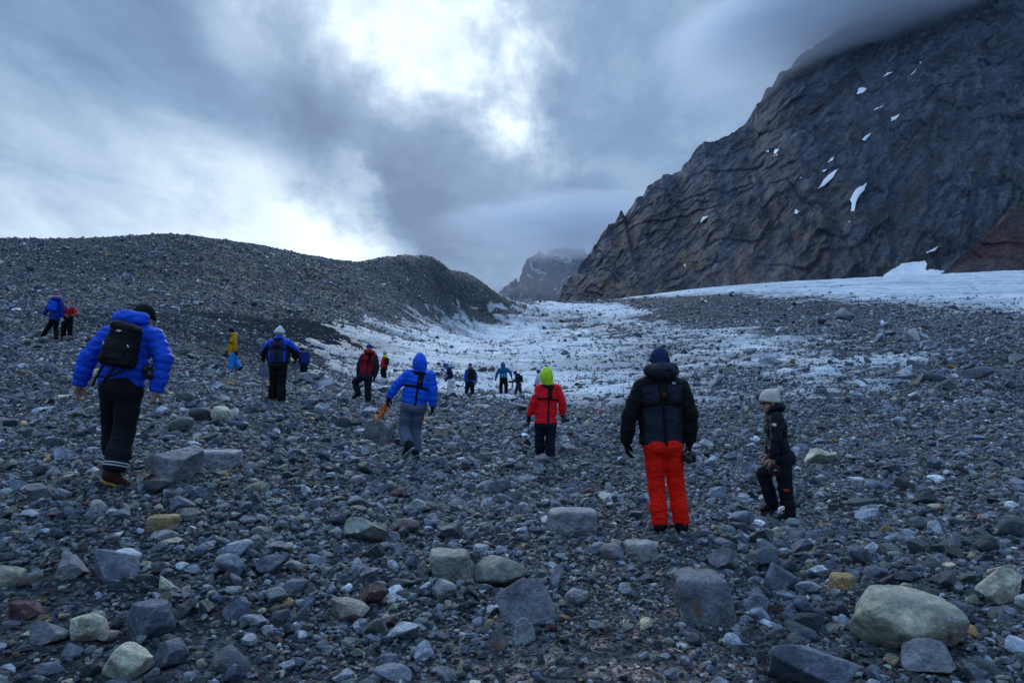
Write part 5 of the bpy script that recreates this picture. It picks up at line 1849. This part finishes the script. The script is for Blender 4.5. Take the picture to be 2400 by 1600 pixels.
solid('piping', Fld().box(c0 - V(0, .012, 0), AX, (.072, .030, .064), .028), .006, fabric((0.14, 0.008, 0.02)), t, b0, lambda P, d: np.maximum.reduce([d, -(np.maximum(np.abs(P[..., 0] - c0[0]) - .060, np.abs(P[..., 2] - c0[2]) - .052)), np.abs(P[..., 1] - c0[1] + .030) - .008]), relax=0)
solid('emblem', Fld().chain([c0 + V(-.022, -.037, .0), c0 + V(.0, -.037, .008), c0 + V(.022, -.037, .004)], [.004] * 3, .004), .0035, plain('print', (0.60, 0.62, 0.66)), t, b0, relax=0)
solid('wrist_loop', Fld().chain([c0 + V(-.02, 0, .05), wh + V(-.01, 0, -.06), c0 + V(.02, 0, .05)], [.007] * 3, .006), .005, fabric(BLACK), t, b0, relax=0)
for q_, r_, cl in ((at(1814.5, 995, 8.46), .020, (0.55, 0.57, 0.6)), (at(1815, 998.5, 8.46), .014, (0.35, 0.01, 0.03))):
    solid('sleeve_emblem', P17['J'], .006, plain('print', cl), P17['jk'], P17['root'], lambda P, d: np.maximum(d - .012, np.sqrt((P[..., 0] - q_[0]) ** 2 + ((P[..., 2] - q_[2]) * (1 if r_ > .015 else 1.8)) ** 2) - r_ + np.where(P[..., 1] < 8.55, 0, 1)), P17['j_bump'], relax=0)
k0 = at(1846, 1150.5, 8.5)
for i_, dx in enumerate((-.017, .017)):      # orange W-shaped mark on the calf
    z = Fld()
    z.p = list(P17['T'].p)
    solid('calf_mark', z, .0055, plain('orange_print', (0.85, 0.06, 0.008)), P17['tro'], P17['root'],
          lambda P, d: np.maximum.reduce([d - .012, np.abs(np.abs(P[..., 0] - k0[0] - dx) * 2.2 - (P[..., 2] - k0[2]) - .008) - .011, np.abs(P[..., 2] - k0[2]) - .021, np.abs(P[..., 0] - k0[0] - dx) - .02, np.where(P[..., 1] < 8.62, -1., 1.)]), P17['t_bump'], relax=0)

P9 = person('bluehood', 'walker in quilted royal blue hooded jacket and grey trousers lifting one heel', dict(
    head=(984, 853, .06), neck=(985, 873, .03), hip=(970, 950, 0), hem=(969, 947, 0), hem_up=(976, 915, 0), look=-8, nod=12,
    arms=[((956, 878), (931, 902, .02), (911, 930, .04), (908, 948, .06)), ((1009, 880), (1015, 914, -.02), (1014, 951, 0), (1012, 968, .02))],
    legs=[((955, 954), (947, 1004, .04), (957, 1040, -.30), (948, 1064, -.24), (965, 1048, -.34)), ((983, 955), (974, 1004, .10), (974, 1056, .02))],
    puff=.038, quilt=.085, flat=1.55, hood='up', jacket=ROYAL, trousers=GREYB, boots=CHAR, sole=(0.30, 0.31, 0.32), vox=.013, body_vox=.014,
    harness=True, strap_x=.045, strap_s=.25, emblem=(0.2, 0.015, 0.02), tr=.98, flare=1.08, jrough=.5))
hb = P9['arms'][0][3]
t = thing('crampon_bundle', at(905, 984, 11.3), 'tangle of orange straps and metal held in the blue-hooded walker\'s hand', 'crampons')
b0 = at(905, 984, 11.3)
rg = np.random.default_rng(5)
for i_ in range(9):
    pts = [hb + V(rg.normal(0, .02), rg.normal(0, .02), .02)]
    for j_ in range(5): pts.append(pts[-1] + V(rg.normal(-.014, .036), rg.normal(0, .025), -.052 + rg.normal(0, .018)))
    solid('strap', Fld().chain(pts, [.013] * 6, .008), .008, fabric((0.62, 0.19, 0.03)), t, b0, relax=0)
for i_ in range(4):
    a0 = hb + V(rg.normal(-.05, .03), rg.normal(0, .03), -.13 - .04 * i_)
    solid('spike', Fld().cone(a0, a0 + V(rg.normal(0, .02), -.01, -.06), .011, .004), .006, plain('steel', (0.25, 0.24, 0.22), 0.4, 0.7), t, b0, relax=0)

P15 = person('redjacket', 'walker in red jacket with bright lime hood and dark trousers', dict(
    head=(1281, 883, .04), neck=(1284, 903, .02), hip=(1279, 990, 0), hem=(1278, 993, 0), look=-10, nod=8,
    arms=[((1264, 910), (1251, 942, 0), (1240, 973, .03), (1237, 987, .05)), ((1305, 910), (1318, 943, 0), (1318, 971, .03), (1321, 984, .05))],
    legs=[((1266, 992), (1265, 1025, .03), (1265, 1060, .10)), ((1291, 994), (1290, 1029, 0), (1289, 1067, -.02))],
    puff=.032, flat=1.5, hood='up', hoodc=LIME, jacket=RED, trousers=NAVY, boots=(0.16, 0.15, 0.15), sole=(0.2, 0.2, 0.2), vox=.013, body_vox=.014,
    harness=True, strap_x=.045, strap_s=.26, emblem=(0.10, 0.012, 0.03), tr=.95, flare=1.1,
    hemw=1.15))
q0 = at(1249.5, 921.5, 12.7)
solid('sleeve_emblem', P15['J'], .007, plain('white_print', (0.75, 0.76, 0.78)), P15['jk'], P15['root'],
      lambda P, d: np.maximum(d - .010, np.abs(np.sqrt((P[..., 0] - q0[0]) ** 2 + (P[..., 2] - q0[2]) ** 2) - .026) - .009 + np.where(P[..., 1] < 12.8, 0, 1)), P15['j_bump'], relax=0)
camera_thing(at(1323, 984, 12.75), V(.8, -.4, 0), V(0, 0, 1), 1.0, 'small black camera in the hand of the walker in red jacket')

P5 = person('poles', 'walker in blue and navy jacket and white bobble hat with two trekking poles', dict(
    head=(655, 782, .12), neck=(655, 795, .08), hip=(652, 853, 0), hem=(652, 850, 0), nod=18, look=5,
    arms=[((635, 804, .05), (621, 822, .16), (618, 834, .28), (617, 840, .34)), ((675, 804, .05), (694, 823, .16), (692, 838, .26), (691, 845, .3))],
    legs=[((643, 856), (642, 892, .06), (639, 930, .10)), ((661, 856), (660, 893, .02), (659, 937, -.02))],
    puff=.045, flat=1.6, jacket=BLUE, trousers=BLACK, hat=('bobble', WHITE, WHITE), hats=1.15, boots=(0.10, 0.06, 0.05), sole=(0.25, 0.2, 0.17), vox=.014, body_vox=.015, harness=True, strap_s=.24,
    emblem=(0.2, 0.02, 0.02), tr=1.06, flare=1.1, waist=1.08, scarf=(0.45, 0.5, 0.58),
    panels=[('back_panel', (0.009, 0.020, 0.060), lambda x, s, b: np.maximum.reduce([np.abs(x) - .155, .055 - s, -b]), .006),
            ('inner_sleeve', (0.006, 0.010, 0.024), lambda x, s, b: np.maximum(.185 + x, .60 * (-x - .18) + .115 - s), .005), ('inner_sleeve', (0.006, 0.010, 0.024), lambda x, s, b: np.maximum(.185 - x, .60 * (x - .18) + .115 - s), .005)]))
pole(at(618, 838, 15.8), at(614.5, 934, 15.6), 'trekking pole in the left hand of the white-hatted walker')
pole(at(692, 842, 15.78), at(694.5, 945, 15.4), 'trekking pole in the right hand of the white-hatted walker')

P2 = person('bluecoat', 'walker in long blue coat with bright blue backpack on the slope', dict(
    head=(133, 696, .06), neck=(133, 705, .03), hip=(127, 748, 0), hem=(127, 752, 0), nod=15, look=12,
    arms=[((120, 709), (110, 725), (103, 738), (100, 744)), ((144, 709), (146, 726), (145, 744), (145, 750))],
    legs=[((123, 752), (112, 768), (100, 787), (97, 793, .05)), ((131, 752), (131, 770, .04), (132, 791))],
    puff=.03, hood='down', hoodw=1.2, jacket=(0.008, 0.030, 0.30), hoodc=(0.006, 0.022, 0.20), trousers=BLACK, glove=(0.6, 0.62, 0.68), hat=('beanie', (0.35, 0.03, 0.07), None, None, (0.55, 0.56, 0.6)), vox=.016, body_vox=.017, tr=.85, hemw=1.05))
backpack(P2, (0, .19, .21), (.15, .075, .17), ROYAL, 'bright blue backpack on the walker in long blue coat', .014)

P3 = person('redcoat', 'bare-headed person in red jacket facing downhill beside the blue-coated walker', dict(
    head=(164, 711, 0), neck=(163, 722, 0), hip=(158, 752, 0), hem=(159, 746, 0), face=176, look=165, nod=5,
    arms=[((153, 724), (151, 737, -.05), (159, 742, -.26), (164, 741, -.30)), ((173, 724), (180, 736, -.05), (173, 739, -.26), (168, 740, -.30))],
    legs=[((152, 753), (149, 774, -.02), (148, 792)), ((163, 753), (164, 774, -.02), (164, 792))],
    puff=.022, jacket=(0.40, 0.006, 0.018), trousers=BLACK, hair=(0.16, 0.075, 0.035), scarf=(0.30, 0.32, 0.33), bare=(0, 1), vox=.015, body_vox=.010, tr=1.0))
P3['on_torso']('waist_pack', BLACK, lambda x, s, b: np.abs(s - .40) - .055, .02)
P3['on_torso']('chest_strap', BLACK, lambda x, s, b: np.maximum.reduce([np.abs(x - .10) - .035, s - .40, b]), .015)
camera_thing(at(166, 741, 25.62), V(0, -1, 0), V(0, 0, 1), 1.2, 'black camera held by the person in red jacket on the slope', at(163, 724, 25.75))

P4 = person('yellow', 'walker in mustard yellow jacket and sky blue trousers striding left', dict(
    head=(542, 777, 0), neck=(547, 787, 0), hip=(546, 828, 0), hem=(546, 833, 0), face=-92, look=-95, nod=6,
    arms=[((551, 790, -.17), (552, 807, -.2), (552, 823, -.2), (555, 831, -.2)), ((549, 790, .17), (540, 807, .2), (533, 823, .15), (531, 829, .15))],
    legs=[((545, 833, -.08), (542, 848, -.1), (541, 865, -.1)), ((549, 833, .08), (554, 848, .08), (564, 860, .08), (560, 868, .08), (567, 861, .08))],
    puff=.028, hood='down', jacket=YEL, trousers=SKY, hat=('beanie', BLACK), vox=.015, body_vox=.012, harness=True, strap_s=.28, hemw=1.02,
    hair=(0.09, 0.06, 0.03)))
camera_thing(at(531, 831, 27.1), V(-1, 0, -.2), V(0, 0, 1), 1.6, 'black camera in the hand of the walker in yellow')
t = thing('bottle', at(532, 811, 26.9), 'teal water bottle clipped at the chest of the walker in yellow', 'bottle')
b0 = at(532, 811, 26.9)
solid('flask', Fld().cone(b0 + V(0, 0, .03), b0 + V(0, 0, .15), .038, .036), .01, plain('bottle_paint', (0.01, 0.24, 0.36), .35), t, b0, relax=0)
solid('cap', Fld().cone(b0 + V(0, 0, .18), b0 + V(0, 0, .205), .022, .022), .009, plain('grip', (0.014, 0.014, 0.015), 0.8), t, b0, relax=0)

P6 = person('pack', 'walker half hidden behind a slate wedge with a big dark blue rucksack', dict(
    head=(708, 821, 0), neck=(710, 829, 0), hip=(712, 857, 0), hem=(712, 860, 0), face=-38, look=-45, nod=14,
    arms=[((705, 833, -.08), (702, 846, -.05), (705, 856, .1), (706, 860, .14)), ((716, 832, .08), (718, 845, .12), (713, 855, .2), (711, 859, .25))],
    legs=[((709, 860), (707, 872), (705, 886)), ((715, 860), (716, 872), (717, 886))], puff=.025, jacket=(0.008, 0.016, 0.050), trousers=NAVY, hat=('beanie', BLACK), vox=.017, body_vox=.018))
backpack(P6, (.02, .23, .20), (.17, .11, .28), (0.008, 0.022, 0.20), 'big dark blue rucksack on the half-hidden walker', .015)

P7 = person('darkred', 'man in dark red jacket and blue cap stepping up with his left leg', dict(
    head=(866, 817, .04), neck=(866, 829, .02), hip=(856, 880, 0), hem=(857, 881, 0), hem_up=(862, 855, 0), look=8, nod=8,
    arms=[((852, 834), (843, 853, .0), (839, 871, .05), (837, 879, .1)), ((878, 835), (883, 858, -.02), (878, 883, 0), (876, 891, .02))],
    legs=[((849, 882), (832, 895, .12), (840, 922, .10), (828, 931, .12)), ((863, 883), (862, 908, 0), (863, 938, 0))],
    puff=.034, flat=1.55, hood='down', jacket=DKRED, trousers=NAVY, hat=('cap', (0.012, 0.035, 0.16)), vox=.015, body_vox=.016, harness=True, strap_x=.05, strap_s=.22, tr=1.05,
    panels=[('sleeve_panel', (0.012, 0.018, 0.032), lambda x, s, b: np.maximum(.19 + x, -b), .004), ('sleeve_panel', (0.012, 0.018, 0.032), lambda x, s, b: np.maximum(.19 - x, -b), .004)]))

P8 = person('redpack', 'small far walker in bright red jacket with black daypack by the ice edge', dict(
    head=(902, 829, 0), neck=(902, 837, 0), hip=(899, 859, 0), hem=(899, 862, 0), face=-60, look=-70, nod=18,
    arms=[((899, 840, -.14), (897, 848, -.12), (893, 855, .1), (892, 858, .15)), ((905, 840, .14), (907, 851, .1), (906, 862, .05), (906, 866, .05))],
    legs=[((897, 862), (895, 874), (899, 887)), ((900, 862), (902, 874), (903, 888))], puff=.028, hood='down', hoodc=LIME, jacket=(0.72, 0.010, 0.012), trousers=BLACK, hat=('beanie', (0.25, 0.27, 0.28)),
    vox=.018, body_vox=.018, face_parts=False))
backpack(P8, (.0, .20, .22), (.13, .085, .20), BLACK, 'black daypack on the small far walker in red', .015, lid=False)

P10 = person('whitepants', 'person in white trousers and blue bobble hat looking down at the ice', dict(
    head=(1046, 858, 0), neck=(1052, 865, 0), hip=(1058, 890, 0), hem=(1058, 893, 0), face=-80, look=-86, nod=42,
    arms=[((1055, 868, -.16), (1059, 879, -.18), (1051, 885, -.15), (1048, 887, -.12)), ((1053, 868, .16), (1054, 879, .2), (1048, 887, .1), (1046, 890, .1))],
    legs=[((1056, 893, -.06), (1052, 910, -.06), (1055, 927, -.06)), ((1060, 893, .06), (1056, 910, .06), (1060, 928, .06))],
    puff=.025, hood='down', hoodc=(0.02, 0.16, 0.38), jacket=(0.008, 0.014, 0.075), trousers=(0.66, 0.69, 0.72), hat=('bobble', (0.008, 0.03, 0.42), (0.008, 0.03, 0.42)), hair=(0.20, 0.13, 0.06), hair_long=True, vox=.016, body_vox=.016, tr=1.12))
P11 = person('drybag', 'walker in blue jacket and red cap with a tall black dry bag', dict(
    head=(1102, 857, 0), neck=(1103, 866, 0), hip=(1101, 896, 0), hem=(1101, 899, 0), face=8, nod=12,
    arms=[((1094, 868), (1091, 880), (1091, 892), (1091, 897)), ((1111, 868), (1116, 883), (1114, 898), (1113, 904))],
    legs=[((1096, 899), (1094, 912), (1093, 929)), ((1106, 899), (1107, 912), (1107, 928))], puff=.03, jacket=(0.010, 0.085, 0.42), trousers=BLACK, hat=('beanie', (0.40, 0.015, 0.05), None, None, (0.02, 0.06, 0.28)), vox=.017, body_vox=.018, tr=1.05, face_parts=False))
dbg = backpack(P11, (.10, .21, .22), (.17, .11, .27), CHAR, 'tall black dry bag on the back of the red-capped walker', .015, lid=False)
P12 = person('teal', 'walker in two-tone teal jacket with arms apart seen from behind', dict(
    head=(1179, 856, .05), neck=(1179, 863, .03), hip=(1180, 886, 0), hem=(1180, 887, 0), nod=25,
    arms=[((1170, 865), (1165, 875), (1162, 886, .05), (1161, 891, .08)), ((1189, 865), (1196, 873), (1199, 882, .08), (1199, 886, .1))],
    legs=[((1176, 889), (1174, 907), (1174, 925)), ((1185, 889), (1186, 907), (1186, 925))], puff=.028, hood='up', jacket=TEAL, trousers=BLACK, vox=.017, body_vox=.018, face_parts=False,
    panels=[('back_panel', LTEAL, lambda x, s, b: np.maximum.reduce([np.abs(x) - .15, .27 - s, -b]), .006), ('harness_back_strap', BLACK, lambda x, s, b: np.maximum.reduce([np.abs(x) - .014, -b, -s]), .012)]))
P13 = person('tripod', 'small walker in dark jacket and blue headband bending over a tripod', dict(
    head=(1208, 875, 0), neck=(1212, 880, 0), hip=(1216, 901, 0), hem=(1216, 903, 0), face=-80, look=-85, nod=45,
    arms=[((1213, 883, -.15), (1209, 891, -.15), (1200, 893, -.1), (1196, 893, -.1)), ((1213, 883, .15), (1207, 891, .1), (1199, 894, .05), (1196, 894, .05))],
    legs=[((1214, 903, -.06), (1210, 914, -.06), (1207, 926, -.06)), ((1217, 903, .06), (1219, 914, .06), (1222, 928, .06))], puff=.026, jacket=(0.010, 0.014, 0.028), trousers=(0.03, 0.045, 0.06), boots=(0.30, 0.19, 0.08),
    hat=('beanie', (0.01, 0.015, 0.05), None, None, (0.015, 0.03, 0.35)), vox=.018, body_vox=.018, hood='down'))
backpack(P13, (.0, .20, .20), (.13, .09, .19), CHAR, 'small black backpack on the walker bending over the tripod', .015, lid=False)
b0 = at(1201, 925, 37.9)
t = thing('tripod', b0, 'spindly black camera tripod in front of the bending walker', 'tripod')
for dx, dy in ((-.12, .1), (.10, .12), (.02, -.15)):
    solid('leg', Fld().cone(b0 + V(0.0, 0, .62), b0 + V(dx, dy, 0), .016, .013), .012, plain('grip', (0.014, 0.014, 0.015), 0.8), t, b0, relax=0)
solid('head', Fld().box(b0 + V(0, 0, .68), AX, (.05, .07, .05), .015), .012, plain('grip', (0.014, 0.014, 0.015), 0.8), t, b0, relax=0)
P14 = person('hidden', 'person in white jacket and grey hat mostly hidden behind the lime hood', dict(
    head=(1262, 872, 0), neck=(1263, 879, 0), hip=(1266, 902, 0), hem=(1266, 905, 0), face=-85, look=-90, nod=12,
    arms=[((1261, 882, -.16), (1257, 891, -.18), (1255, 900, -.1), (1253, 904, -.05)), ((1263, 882, .16), (1260, 891, .18), (1259, 900, .15), (1258, 904, .15))],
    legs=[((1264, 905, -.06), (1262, 917, -.06), (1263, 928, -.06)), ((1268, 905, .06), (1268, 917, .06), (1269, 928, .06))], puff=.03, jacket=(0.5, 0.52, 0.56), trousers=NAVY, hat=('beanie', (0.06, 0.06, 0.05)), vox=.018, body_vox=.018))
